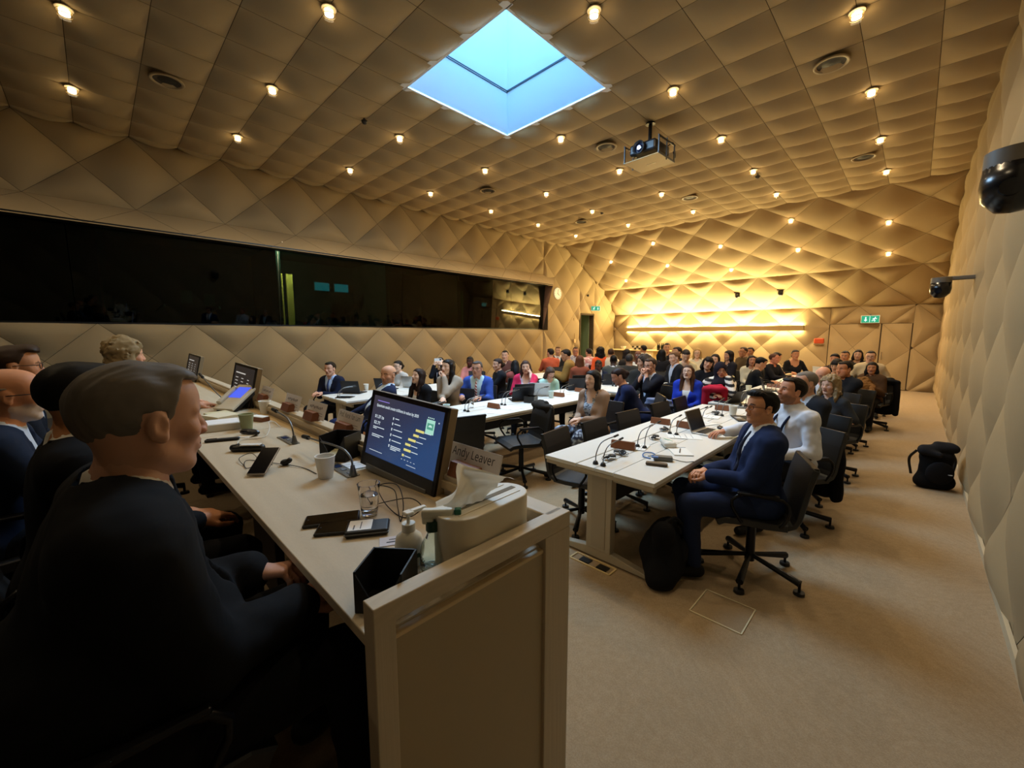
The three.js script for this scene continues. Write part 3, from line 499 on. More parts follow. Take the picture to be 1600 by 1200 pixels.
// a hand: palm and four fingers of unequal length plus a side thumb, curling towards the palm
function hand(W, dir, palm, side, curl, s = 1) {
  const q = [], d = dir.clone().normalize(), n = palm.clone().addScaledVector(d, -palm.dot(d)).normalize(), x = d.clone().cross(n).multiplyScalar(side).normalize(); // x: towards the thumb
  const at = (u, v, w) => W.clone().addScaledVector(x, u * s).addScaledVector(d, v * s).addScaledVector(n, w * s);
  q.push(rc(at(0, -0.02, 0), at(0, 0.02, 0), 0.026 * s, 0.027 * s, 0.012));
  const fx = [0.031, 0.0105, -0.0105, -0.030], fl = [0.94, 1.05, 0.98, 0.78], fr = [0.0092, 0.0096, 0.009, 0.008];
  for (let i = 0; i < 4; i++) {
    let p = at(fx[i], 0.085 - Math.abs(fx[i] - 0.01) * 0.2, 0), b = curl * (0.7 + 0.12 * i) + 0.1;
    q.push(rc(at(fx[i] * 0.55, 0.012, 0), p, 0.0135 * s, 0.0118 * s, 0.012));
    for (const [l, r0, r1] of [[0.043, 1.08, 0.98], [0.026, 0.98, 0.9], [0.021, 0.9, 0.78]]) {
      const nx = p.clone().addScaledVector(d, Math.cos(b) * l * fl[i] * s).addScaledVector(n, Math.sin(b) * l * fl[i] * s).addScaledVector(x, fx[i] * 0.06 * s);
      q.push(rc(p, nx, fr[i] * r0 * s, fr[i] * r1 * s, 0.003)); p = nx; b += curl * 0.75 + 0.1;
    }
  }
  const t0 = at(0.022, 0.018, 0.008), t1 = at(0.05, 0.05, 0.022), t2 = at(0.056, 0.082, 0.03), t3 = at(0.052, 0.104, 0.034);
  q.push(rc(t0, t1, 0.0155 * s, 0.0125 * s, 0.01), rc(t1, t2, 0.0115 * s, 0.0105 * s, 0.004), rc(t2, t3, 0.0102 * s, 0.0085 * s, 0.003));
  return q;
}
const LOD = { near: [0.026, 0.0038, 0.0048, 0.0085], mid: [0.036, 0.0074, 0.0078, 0.0175], far: [0.044, 0.0102, 0.0105, 0.027] };
const skinM = new THREE.MeshPhysicalMaterial({ color: 0xffffff, vertexColors: true, roughness: 0.55, specularIntensity: 0.5 });
const clothVC = new THREE.MeshStandardMaterial({ color: 0xffffff, vertexColors: true, roughness: 0.9 });
const hairM = {}; const hairMat = (c) => hairM[c] ??= new THREE.MeshPhysicalMaterial({ color: c, roughness: 0.55, specularIntensity: 0.35 });
const clothM = {}; const cloth = (c, r = 0.88) => clothM[c + '_' + r] ??= new THREE.MeshPhysicalMaterial({ color: c, roughness: r, specularIntensity: 0.35 });
const eyeM = new THREE.MeshPhysicalMaterial({ vertexColors: true, roughness: 0.15 });
const eyeGeo = (() => { const g = new THREE.SphereGeometry(0.0122, 18, 14); g.rotateX(Math.PI / 2); return paint(g, (x, y, z) => { const r = Math.hypot(x, y); return z > 0 && r < 0.0026 ? C(0x050505) : z > 0 && r < 0.0062 ? C(0x2c1b10) : C(0xdcd6cc); }); })();
let seedP = 1;
function person(o) {
  const lod = LOD[o.lod || 'far'], female = o.sex === 'f', st = o.stand, sk = C(o.skin || 0xd8a182), wide = o.w || 1, sd = seedP++ * 3.71;
  const t = thing('person', o.label, 'person', [0, 0, 0], R(o.yaw)); if (o.group) t.userData.group = o.group;
  // ---- skeleton, facing +z, feet at y = 0
  const lean = R(o.lean ?? 4), roll = R(o.roll || 0), up = V(Math.sin(roll), Math.cos(lean) * Math.cos(roll), Math.sin(lean)).normalize(), fwd = V(0, -Math.sin(lean), Math.cos(lean));
  const tw = R(o.twist || 0), H0 = st ? V(0, 0.93, 0) : V(0, 0.55, 0), rt = (v) => { const c = Math.cos(tw), s = Math.sin(tw); return V(v.x * c + v.z * s, v.y, -v.x * s + v.z * c); };
  const right0 = V(1, 0, 0); // +x is the person's own left
  const T = (x, v, z, turn = 1) => { const a = V(x, 0, z); const b = turn ? rt(a) : a; return H0.clone().addScaledVector(up, v).addScaledVector(right0, b.x).addScaledVector(fwd, b.z); };
  const N = T(0, 0.475, -0.015), hd = V(0, 0.125, 0.028 + Math.sin(lean) * 0.06), HC0 = N.clone().addScaledVector(up, 0.035).add(rt(hd));
  const sc = o.scale || Math.max(0.9, Math.min(1.09, o.y / HC0.y)), dy = o.y - HC0.y * sc;
  const HQ = new THREE.Quaternion().setFromEuler(new THREE.Euler(R(o.hPitch || 0), R((o.hYaw || 0) + (o.twist || 0)), R(o.hTilt || 0), 'YXZ')), HM = new THREE.Matrix4().makeRotationFromQuaternion(HQ);
  const e = HM.elements, inv = [e[0], e[1], e[2], e[4], e[5], e[6], e[8], e[9], e[10]];
  const hs = o.hs || (female ? 0.95 : 1), Hd = (x, y, z) => V(x * hs, y * hs, z * hs).applyQuaternion(HQ).add(HC0), hl = (x, y, z) => { const a = x - HC0.x, b = y - HC0.y, c = z - HC0.z; return [(inv[0] * a + inv[1] * b + inv[2] * c) / hs, (inv[3] * a + inv[4] * b + inv[5] * c) / hs, (inv[6] * a + inv[7] * b + inv[8] * c) / hs]; };
  const hel = (x, y, z, rx, ry, rz, k = 0.01, neg) => el(Hd(x, y, z), V(rx * hs, ry * hs, rz * hs), k, inv, neg), hrc = (a, b, ra, rb, k = 0.01, neg) => rc(Hd(...a), Hd(...b), ra * hs, rb * hs, k, neg);
  const sh = (female ? 0.158 : 0.182) * (o.shoulder || 1), S = [T(sh, 0.425, -0.01), T(-sh, 0.425, -0.01)];
  const headLow = HC0.y - 0.1;
  const presets = {
    lap: [[0.07, 0.66, 0.30], [-0.05, 0.66, 0.33]], table: [[0.13, 0.77, 0.42], [-0.13, 0.77, 0.44]], type: [[0.08, 0.78, 0.42], [-0.08, 0.78, 0.42]], cross: [[-0.1, 0.80, 0.34], [0.13, 0.80, 0.32]],
    rest: [[0.27, 0.70, 0.16], [-0.27, 0.70, 0.16]], thigh: [[0.13, 0.64, 0.36], [-0.13, 0.64, 0.36]], down: [[0.24, 0.58, 0.1], [-0.24, 0.58, 0.1]],
  };
  const arms = typeof o.arms === 'string' || !o.arms ? presets[o.arms || 'lap'] : o.arms, yaw0 = (p) => V(...p);
  const hands = [0, 1].map((i) => { let a = arms[i]; const s = i ? -1 : 1; if (typeof a === 'string') a = a === 'chin' ? Hd(s * 0.03, -0.16, 0.085).toArray() : a === 'cheek' ? Hd(s * 0.085, -0.12, 0.06).toArray() : a === 'mouth' ? Hd(s * 0.035, -0.125, 0.135).toArray() : a === 'phone' ? Hd(s * 0.085, 0.0 - 0.06, 0.24).toArray() : presets[a][i]; return st && typeof arms[i] !== 'string' ? V(a[0], a[1] + 0.34, a[2] - 0.12) : V(...a); });
  const raised = [0, 1].map((i) => typeof arms[i] === 'string' && ['chin', 'cheek', 'mouth', 'phone'].includes(arms[i]));
  const elb = [0, 1].map((i) => { const s = i ? -1 : 1; return ik(S[i], hands[i], 0.285, 0.255, V(s * (raised[i] ? 0.3 : 0.5), raised[i] ? 0.3 : 0.35, raised[i] ? 0.5 : -0.35)); });
  const sp = o.spread ?? 0.1, ft = o.feet ?? 0.02, cr = o.cross ? 1 : 0;
  const hip = [0, 1].map((i) => H0.clone().add(V(i ? -0.09 : 0.09, -0.03, 0.02)));
  const knee = [0, 1].map((i) => { const s = i ? -1 : 1; return st ? V(s * 0.1, 0.5, 0.03) : cr && i === 0 ? V(-0.02, 0.62, 0.46) : V(s * (0.1 + sp * 0.6), 0.52, 0.44); });
  const ank = [0, 1].map((i) => { const s = i ? -1 : 1; return st ? V(s * 0.11, 0.09, -0.02) : cr && i === 0 ? V(-0.2, 0.3, 0.62) : V(s * (0.1 + sp * 0.8), 0.1, 0.44 + ft * (i ? 1 : 0.7)); });
  const toe = [0, 1].map((i) => { const s = i ? -1 : 1; return ank[i].clone().add(cr && i === 0 && !st ? V(-0.04, -0.1, 0.15) : V(s * 0.03, -0.055, 0.17)); });
  const g = wide;
  const torso = (b) => {
    const q = [el(H0.clone().add(V(0, -0.005, -0.015)), V(0.165 * g + b, 0.125 + b, 0.125 * g + b), 0.05), el(T(0, 0.15, 0.0), V((female ? 0.125 : 0.148) * g + b, 0.16, (female ? 0.1 : 0.115) * g * (o.belly || 1) + b), 0.06), el(T(0, 0.31, -0.005), V((female ? 0.14 : 0.163) + b, 0.155 + b, (female ? 0.098 : 0.112) + b), 0.05), rc(T(sh - 0.04, 0.425, -0.02), T(-sh + 0.04, 0.425, -0.02), 0.062 + b, 0.062 + b, 0.06)];
    for (const s of [-1, 1]) q.push(rc(T(s * (sh - 0.03), 0.42, -0.02), N.clone().addScaledVector(up, 0.03), 0.045 + b, 0.05 + b * 0.6, 0.05));
    if (female) for (const s of [-1, 1]) q.push(el(T(s * 0.066, 0.27, 0.075), V(0.062 + b, 0.062 + b, 0.05 + b), 0.04));
    return q;
  };
  const arm = (i, b, end = 1, cut = 0) => { const fe = hands[i].clone().lerp(elb[i], 1 - end); const q = [rc(S[i], elb[i], (female ? 0.046 : 0.055) + b, (female ? 0.036 : 0.043) + b, 0.03)]; if (end > 0) q.push(rc(elb[i], fe, (female ? 0.036 : 0.043) + b, 0.027 + b + (1 - end) * 0.01, 0.02)); return q; };
  const legs = (b, low = 1) => [0, 1].flatMap((i) => [rc(hip[i], knee[i], 0.088 * Math.sqrt(g) + b, 0.06 + b, 0.04), rc(knee[i], ank[i].clone().lerp(knee[i], 1 - low), 0.058 + b, 0.038 + b, 0.02)]);
  // ---- bare body
  const bodyP = [...torso(0), ...arm(0, 0), ...arm(1, 0), ...legs(0), rc(N.clone().addScaledVector(up, -0.03), Hd(0, -0.06, -0.02), female ? 0.05 : 0.06, female ? 0.047 : 0.056, 0.03)];
  for (const i of [0, 1]) bodyP.push(rc(ank[i].clone().add(V(0, -0.045, -0.02)), toe[i], 0.036, 0.028, 0.02));
  const pieces = [meshField(bodyP, lod[0])];
  // ---- head
  const hp = [hel(0, 0.03, -0.014, 0.077, 0.09, 0.098, 0.01), hel(0, -0.032, 0.03, 0.06, 0.078, 0.06, 0.03), hel(0, 0.045, 0.035, 0.066, 0.058, 0.055, 0.03), hrc([0.05, -0.06, 0.0], [0.02, -0.098, 0.056], 0.022, 0.019, 0.025), hrc([-0.05, -0.06, 0.0], [-0.02, -0.098, 0.056], 0.022, 0.019, 0.025), hel(0, -0.1, 0.06, 0.026, 0.018, 0.022, 0.02),
    hrc([0.012, 0.02, 0.083], [0.048, 0.018, 0.066], 0.011, 0.01, 0.012), hrc([-0.012, 0.02, 0.083], [-0.048, 0.018, 0.066], 0.011, 0.01, 0.012), hel(0.043, -0.024, 0.057, 0.024, 0.022, 0.022, 0.02), hel(-0.043, -0.024, 0.057, 0.024, 0.022, 0.022, 0.02),
    hel(0.031, 0.001, 0.1, 0.017, 0.0115, 0.018, 0.012, true), hel(-0.031, 0.001, 0.1, 0.017, 0.0115, 0.018, 0.012, true),
    hrc([0, 0.012, 0.086], [0, -0.027, 0.1025], 0.0075, 0.0125, 0.014), hel(0.0125, -0.035, 0.098, 0.0105, 0.0085, 0.011, 0.006), hel(-0.0125, -0.035, 0.098, 0.0105, 0.0085, 0.011, 0.006),
    hel(0, -0.063, 0.078, 0.03, 0.02, 0.018, 0.015), hrc([0.019, -0.06, 0.084], [0, -0.0575, 0.0935], 0.004, 0.0065, 0.005), hrc([-0.019, -0.06, 0.084], [0, -0.0575, 0.0935], 0.004, 0.0065, 0.005), hrc([0.016, -0.068, 0.085], [-0.016, -0.068, 0.085], 0.0075, 0.0075, 0.005), hrc([0.024, -0.0632, 0.0885], [-0.024, -0.0632, 0.0885], 0.0028, 0.0028, 0.004, true), hel(0, -0.0825, 0.091, 0.02, 0.007, 0.009, 0.008, true)];
  for (const s of [-1, 1]) hp.push(hel(s * 0.078, -0.004, -0.008, 0.011, 0.032, 0.019, 0.006), hel(s * 0.082, -0.026, -0.002, 0.008, 0.012, 0.01, 0.006), hel(s * 0.09, 0.0, -0.004, 0.008, 0.02, 0.011, 0.004, true));
  if (o.heavy) hp.push(hel(0, -0.085, 0.02, 0.062, 0.035, 0.052, 0.03), hel(0.045, -0.05, 0.035, 0.035, 0.04, 0.035, 0.03), hel(-0.045, -0.05, 0.035, 0.035, 0.04, 0.035, 0.03));
  hp.push(rc(Hd(0, -0.06, -0.022), N.clone(), female ? 0.047 : 0.056, female ? 0.052 : 0.062, 0.03));
  const headG = meshField(hp, lod[1]), lip = mixC(sk, C(female ? 0x9c3f3c : 0x9a5a4c), female ? 0.65 : 0.45), brow = C(o.browC ?? (o.hair && o.hair[0] !== 'bald' ? o.hair[1] : 0x3a2c22)), beardC = o.beard ? C(o.beard[0]) : null;
  paint(headG, (x, y, z) => {
    const [a, b, c] = hl(x, y, z); let k = sk.clone();
    if (c > 0.03) {
      const ax = Math.abs(a);
      k = mixC(k, C(0xb0584a), 0.22 * Math.exp(-((ax - 0.042) ** 2 + (b + 0.03) ** 2) / 0.0006) + 0.2 * Math.exp(-(a * a + (b + 0.03) ** 2) / 0.0003));
      if (beardC && b < -0.035 && !(ax < 0.022 && b > -0.074 && b < -0.057)) k = mixC(k, beardC, o.beard[1] * Math.min(1, (-0.03 - b) / 0.02));
      if (ax < 0.026 && b < -0.0535 && b > -0.0745 && c > 0.07) k = mixC(k, lip, 1 - (ax / 0.03) ** 4);
      if (ax < 0.025 && Math.abs(b + 0.0632) < 0.0016) k = mixC(k, C(0x3a1512), 0.7);
      const by = 0.0185 + 0.004 * (1 - ((ax - 0.03) / 0.02) ** 2); if (ax > 0.012 && ax < 0.05 && Math.abs(b - by) < (female ? 0.0035 : 0.005)) k = mixC(k, brow, 0.8);
      if (lod[1] > 0.008) { const ex = (ax - 0.031) / 0.013, ey = (b - 0.001) / 0.006; if (ex * ex + ey * ey < 1) k = Math.abs(ax - 0.031) < 0.006 ? C(0x20140d) : mixC(sk, C(0xe6ded4), 0.55); }
    } else if (beardC && b < -0.045 && c > -0.01) k = mixC(k, beardC, o.beard[1] * 0.9);
    return k;
  });
  paint(pieces[0], () => sk); pieces.push(headG);
  // ---- hands
  const handDirs = [0, 1].map((i) => { const d = hands[i].clone().sub(elb[i]).normalize(), s = i ? -1 : 1; let n = raised[i] ? V(-s, 0.1, -0.5) : V(-s * 0.25, -1, 0.1); if (o.palms && o.palms[i]) n = V(...o.palms[i]); let dd = d.clone(); if (raised[i]) dd.lerp(V(-s * 0.35, 0.8, 0.0), 0.5).normalize(); else dd.y *= 0.35; if (o.fingers && o.fingers[i]) dd = V(...o.fingers[i]); return [dd.normalize(), n]; });
  for (const i of [0, 1]) pieces.push(paint(meshField([rc(elb[i].clone().lerp(hands[i], 0.6), hands[i], 0.031, 0.026, 0.01), ...hand(hands[i].clone(), handDirs[i][0], handDirs[i][1], i ? -1 : 1, o.curl ? o.curl[i] : raised[i] ? 0.75 : 0.4, female ? 0.92 : 1)], lod[2]), (x, y, z) => mixC(sk, C(0xb0584a), 0.08)));
  const bodyG = mergeGeometries(pieces.map((p) => { for (const k of Object.keys(p.attributes)) if (!['position', 'normal', 'color'].includes(k)) p.deleteAttribute(k); return p; }));
  const body = part('body', bodyG, skinM, t);
  if (lod[1] < 0.008 && !o.noEyes) for (const s of [-1, 1]) { const m = part('eye', eyeGeo, eyeM, t); m.position.copy(Hd(s * 0.031, 0.0015, 0.0705)); m.quaternion.copy(HQ); m.scale.setScalar(hs); }
  // ---- clothes
  const gc = o.fine || lod[3], folds = (amp, fq = 9) => (x, y, z) => amp * 1.3 * noise.noise(x * fq + sd, y * fq * 0.8, z * fq) + amp * 0.75 * noise.noise(x * fq * 2.3, y * fq * 2.1 + sd, z * fq * 2.2);
  const top = o.top || { type: 'suit', c: 0x1b2233 }, tl = (x, y, z) => { const d = V(x - N.x, y - N.y, z - N.z), v = d.dot(up), f = d.dot(fwd), c = Math.cos(tw), s = Math.sin(tw); return [d.x * c - f * s, v, d.x * s + f * c]; };
  const neckCut = (r, low = -0.03) => (x, y, z) => { const [a, v, f] = tl(x, y, z); return Math.min(v - low + Math.max(0, f) * 0.35, r - Math.hypot(a, (f - 0.005) * 0.95) + Math.max(0, -v) * 0.0); };
  const vneck = (deep, w) => (x, y, z) => { const [a, v, f] = tl(x, y, z); const t0 = (v + deep) / deep, wv = t0 < 0 ? -0.02 + v + deep : 0.006 + w * Math.min(1.25, t0); const open = Math.min(wv - Math.abs(a), f - 0.01 + v * 0.02); return Math.max(open, neckCut(0.088, -0.03)(x, y, z)); };
  const sleeve = top.short ? 0 : 0.93, b0 = top.loose || 0;
  const garment = (name, prims, carve, amp, color, parent = t) => {
    const gm = meshField(prims, /trousers|skirt/.test(name) || (name === 'shirt' && top.type !== 'shirt' && !top.shirtStripes) ? lod[3] * (o.lod === 'near' ? 1.6 : 1.35) : gc, carve, folds(amp), 2); let m;
    if (typeof color === 'function') { paint(gm, color); m = clothVC; } else m = cloth(color);
    return part(name, gm, m, parent);
  };
  const collar = (b, r = 0.066) => [...Array(10)].map((_, i) => { const p = (k) => { const A = k / 10 * 6.2832, c = Math.cos(A), s = Math.sin(A); const w = rt(V(s * r, 0, c * r * 0.95)); return N.clone().addScaledVector(up, 0.032 - c * 0.02).addScaledVector(right0, w.x).addScaledVector(fwd, w.z + 0.004); }; return rc(p(i), p(i + 1), 0.014 + b, 0.014 + b, 0.006); });
  const stripes = top.stripes ? (x, y, z) => { const [a, v] = tl(x, y, z); return C(top.stripes[Math.floor((v + 2) / top.stripes[2]) % 2 ? 0 : 1]); } : null;
  const pattern = top.pattern ? (x, y, z) => { const n1 = noise.noise(x * 22 + sd, y * 22, z * 22), n2 = noise.noise(x * 41, y * 41 + sd, z * 41); return C(n1 + 0.6 * n2 > 0.05 ? top.pattern[0] : top.pattern[1]); } : null;
  const two = [...arm(0, 0.018 + b0, sleeve), ...arm(1, 0.018 + b0, sleeve)];
  if (top.short) for (const i of [0, 1]) { const q = two[i]; q.b = S[i].clone().lerp(elb[i], 0.82); q.rb = q.ra + 0.004; }
  const skirtHem = (b) => [el(H0.clone().addScaledVector(up, -0.02).add(V(0, 0.01, -0.02)), V(0.178 * g + b, 0.13, 0.14 * g + b), 0.05)];
  if (top.type === 'suit' || top.type === 'blazer') {
    const jc = garment('jacket', [...torso(0.021 + b0), ...two, ...skirtHem(0.016), ...(top.type === 'suit' ? [-1, 1].map((s) => rc(T(s * 0.068, 0.42, 0.075), T(s * 0.012, 0.12, 0.128 * (o.belly || 1) * Math.max(1, g * 0.95)), 0.017, 0.013, 0.012)) : [])], vneck(top.deep || 0.34, top.open || 0.075), 0.006, top.c);
    const sc2 = top.shirt ?? 0xc9d4e6, shirtP = [...torso(0.008), ...(top.bare ? [] : collar(0)), ...[0, 1].map((i) => rc(elb[i].clone().lerp(hands[i], 0.75), elb[i].clone().lerp(hands[i], 0.965), 0.036, 0.033, 0.01))];
    garment('shirt', shirtP, top.bare ? neckCut(0.085, -0.1) : neckCut(0.05, -0.004), 0.002, top.shirtStripes ? (x, y, z) => { const [a, v] = tl(x, y, z); return C(noise.noise(a * 60, v * 60, 0) > 0.1 ? top.shirtStripes : sc2); } : sc2);
    if (top.tie) { // a tie that follows the shirt front
      const surf = (v) => { let z = 0.25; for (; z > 0; z -= 0.004) { const p = T(0, 0.475 + v, z); let d = 9; for (const q of shirtP) d = Math.min(d, dist(q, p.x, p.y, p.z)); if (d < 0.0) break; } return z; };
      const pts = [-0.022, -0.06, -0.11, -0.17, -0.23, -0.29].map((v, i) => [T(0, 0.475 + v, surf(v) + 0.002), [0.019, 0.014, 0.018, 0.021, 0.024, 0.02][i]]);
      const tp = []; for (let i = 0; i < pts.length - 1; i++) tp.push(rc(pts[i][0], pts[i + 1][0], pts[i][1], pts[i + 1][1], 0.004));
      const tg = meshField(tp, 0.006, null, null), tf = (x, y, z) => { const [a, v] = tl(x, y, z); return C(top.tie2 && Math.floor((v + a * 0.8 + 2) / 0.022) % 2 ? top.tie2 : top.tie); }; paint(tg, tf); part('tie', tg, clothVC, t);
    }
  } else if (top.type === 'shirt') {
    garment('shirt', [...torso(0.015 + b0), ...two, ...collar(0.002), ...skirtHem(0.006)], neckCut(0.052, -0.004), 0.0105, stripes || pattern || top.c);
    if (lod[1] < 0.008) part('collar', meshField(collar(0.004, 0.068), 0.006, null, null, 1), cloth(top.c), t);
  } else {
    const hem = top.type === 'dress' ? legs(0.02, 0.7) : skirtHem(0.008);
    garment(top.type === 'dress' ? 'dress' : top.type === 'tee' ? 'tee_shirt' : top.type === 'coat' ? 'coat' : 'sweater', [...torso(0.016 + b0), ...two, ...hem], top.type === 'scoop' || top.deepNeck ? neckCut(0.1, -0.09) : neckCut(0.068, -0.015), 0.006, stripes || pattern || top.c);
  }
  const bt = o.bottom || { c: 0x15171c };
  garment(bt.skirt ? 'skirt' : 'trousers', bt.skirt ? [...torso(0.012).slice(0, 1), rc(hip[0], knee[0], 0.11, 0.1, 0.06), rc(hip[1], knee[1], 0.11, 0.1, 0.06), rc(knee[0], ank[0].clone().lerp(knee[0], 0.25), 0.1, 0.1, 0.08), rc(knee[1], ank[1].clone().lerp(knee[1], 0.25), 0.1, 0.1, 0.08)] : [...torso(0.012).slice(0, 1), ...legs(0.014, 0.97)], null, 0.005, bt.pattern ? (x, y, z) => { const n1 = noise.noise(x * 17 + sd, y * 17, z * 17) + 0.7 * noise.noise(x * 37, y * 37 + sd, z * 37); return C(n1 > 0.02 ? bt.pattern[0] : n1 > -0.2 ? bt.pattern[1] : bt.pattern[2]); } : bt.c);
  for (const i of [0, 1]) part('shoe', meshField([rc(ank[i].clone().add(V(0, -0.045, -0.03)), toe[i].clone().add(V(0, 0.0, 0)), 0.044, 0.036, 0.02), rc(ank[i].clone().add(V(0, -0.03, 0)), ank[i].clone().add(V(0, 0.01, 0)), 0.046, 0.044, 0.02)], gc * 1.15, (x, y, z) => (cr && i === 0) ? -1 : 0.006 - y), cloth(o.shoes || 0x0e0d0d, 0.5), t);
  // ---- hair
  const [hstyle, hcol] = o.hair || ['short', 0x1a1512];
  if (hstyle !== 'none') {
    const shell = (grow = 0) => [hel(0, 0.036, -0.018, 0.084 + grow, 0.094 + grow, 0.104 + grow, 0.01), hel(0, 0.052, 0.034, 0.0725 + grow, 0.065 + grow, 0.0635 + grow, 0.02)];
    let q = shell(o.hairUp || 0), hairline = 0.068, part2 = null; const strand = lod[1] < 0.005 ? 1 : 0.7;
    const face = (hl0, w, cv = -5) => (a, b, c) => Math.min(hl0 + cv * a * a - b, w - Math.abs(a) + Math.max(0, -b - 0.06) * 0.3, c - 0.026 - Math.max(0, b - 0.03) * 0.35);
    const under = (a, b, c) => Math.max(Math.min((c > 0.006 ? -0.02 : 0.024) - b, c + 0.03), -0.064 - b);
    let cut = (a, b, c) => Math.max(face(o.recede ? 0.1 : female ? 0.068 : 0.079, 0.2, female ? -5 : 2.5)(a, b, c), under(a, b, c));
    if (hstyle === 'short' || hstyle === 'quiff') { q.push(hel(0, 0.085, 0.045, 0.06, 0.028, 0.045, 0.02)); if (hstyle === 'quiff') q.push(hel(0, 0.1, 0.055, 0.062, 0.034, 0.046, 0.02), hel(-0.03, 0.09, 0.08, 0.04, 0.02, 0.02, 0.015)); }
    if (hstyle === 'crop') q = shell(-0.003);
    if (hstyle === 'bald') { q = shell(-0.004); cut = (a, b, c) => Math.max(under(a, b, c), b - 0.04 + Math.max(0, c) * 0.7, c - 0.015); }
    if (hstyle === 'long' || hstyle === 'bob' || hstyle === 'curly') {
      const L = hstyle === 'bob' ? 0.14 : hstyle === 'curly' ? 0.2 : o.hairLen || 0.32, W = hstyle === 'curly' ? 1.2 : 1;
      for (const s of [-1, 1]) q.push(hrc([s * 0.07, 0.03, -0.005], [s * 0.083 * W, -0.09, 0.0], 0.03 * W, 0.03 * W, 0.03), hrc([s * 0.083 * W, -0.08, 0.0], [s * 0.088 * W, 0.02 - L, 0.015 + (hstyle === 'bob' ? 0 : 0.02)], 0.03 * W, 0.022 * W, 0.03));
      q.push(hel(0, -0.03 - L * 0.25, -0.06, 0.088 * W, 0.1 + L * 0.3, 0.06 * W, 0.04));
      if (hstyle === 'curly') q.push(hel(0, 0.06, -0.02, 0.105, 0.09, 0.115, 0.03));
      cut = face(0.066, 0.057); if (o.fringe) { q.push(hel(0, 0.05, 0.07, 0.064, 0.034, 0.034, 0.015)); cut = face(0.024, 0.057); }
    }
    if (hstyle === 'bun' || hstyle === 'tail') cut = (a, b, c) => Math.max(face(0.074, 0.2, -3)(a, b, c), under(a, b, c + 0.012));
    if (hstyle === 'bun') q.push(hel(0.0, 0.0, -0.125, 0.045, 0.042, 0.04, 0.02), hel(0, -0.03, -0.06, 0.07, 0.06, 0.055, 0.03));
    if (hstyle === 'tail') q.push(hrc([0, 0.03, -0.11], [0, -0.12, -0.14], 0.03, 0.03, 0.02), hrc([0, -0.1, -0.14], [0, -0.25, -0.12], 0.03, 0.014, 0.02));
    if (hstyle === 'hijab') { q = [hel(0, 0.022, -0.014, 0.097, 0.12, 0.122, 0.01), hrc([0, -0.06, -0.03], [0, -0.17, 0.0], 0.085, 0.11, 0.05), hel(0, -0.2, 0.02, 0.15, 0.06, 0.12, 0.05)]; cut = (a, b, c) => (c > 0 ? 0.001 * 0 + 1 - Math.hypot(a / 0.053, (b + 0.028) / 0.074) : -1) * 0.06; }
    const amp = hstyle === 'curly' ? 0.02 : hstyle === 'hijab' ? 0.004 : hstyle === 'crop' || hstyle === 'bald' ? 0.0015 : 0.004, fq = hstyle === 'curly' ? 34 : 26;
    const hg = meshField(q, lod[1] * (o.lod === 'near' ? 1 : 1.22), (x, y, z) => { const [a, b, c] = hl(x, y, z); return cut(a, b, c); }, (x, y, z) => { const [a, b, c] = hl(x, y, z); return amp * noise.noise(a * fq * 1.6 + sd, b * fq * 0.45, c * fq * 0.5) + (hstyle === 'curly' ? 0.012 * noise.noise(a * 60, b * 60 + sd, c * 60) : strand * 0.0026 * noise.noise(a * 150, b * 22 + sd, c * 26)); }, 1);
    if (hg.attributes.position.count > 8) part(hstyle === 'hijab' ? 'headscarf' : 'hair', hg, hstyle === 'hijab' ? cloth(hcol) : hairMat(hcol), t);
  }
  if (o.glasses) {
    const gl = [], put = (m) => { m.applyMatrix4(new THREE.Matrix4().compose(HC0, HQ, V(hs, hs, hs))); gl.push(m); };
    for (const s of [-1, 1]) { const a = new THREE.TorusGeometry(0.0215, 0.0021, 6, 22); a.scale(1.12, 0.82, 1); a.rotateY(s * 0.16); a.translate(s * 0.033, 0.0, 0.099); put(a); put(tube([[s * 0.056, 0.006, 0.094], [s * 0.08, 0.007, 0.04], [s * 0.083, 0.006, -0.01]], 0.0021, 8, 5)); }
    put(tube([[-0.011, 0.004, 0.103], [0, 0.007, 0.107], [0.011, 0.004, 0.103]], 0.0019, 6, 5)); part('glasses', gl, mat(o.glasses, 0.35), t);
  }
  if (o.lanyard) { const f = (s) => tube([T(s * 0.06, 0.47, 0.03).toArray(), T(s * 0.06, 0.36, 0.135).toArray(), T(s * 0.01, 0.16, 0.15).toArray()], o.lanyardR || 0.005, 14, 5); part('lanyard', [f(1), f(-1)], cloth(o.lanyard), t); }
  // ---- set the figure so that its head is where it belongs
  t.scale.setScalar(sc); const hw = HC0.clone().multiplyScalar(sc).applyAxisAngle(V(0, 1, 0), R(o.yaw));
  t.position.set(o.x - hw.x, dy + (o.base || 0), o.z - hw.z);
  t.updateMatrixWorld(true);
  o.hips = t.position.clone(); o.handW = hands.map((h) => t.localToWorld(h.clone())); o.hd = handDirs.map(([d]) => d.clone().applyAxisAngle(V(0, 1, 0), R(o.yaw)));
  return t;
}
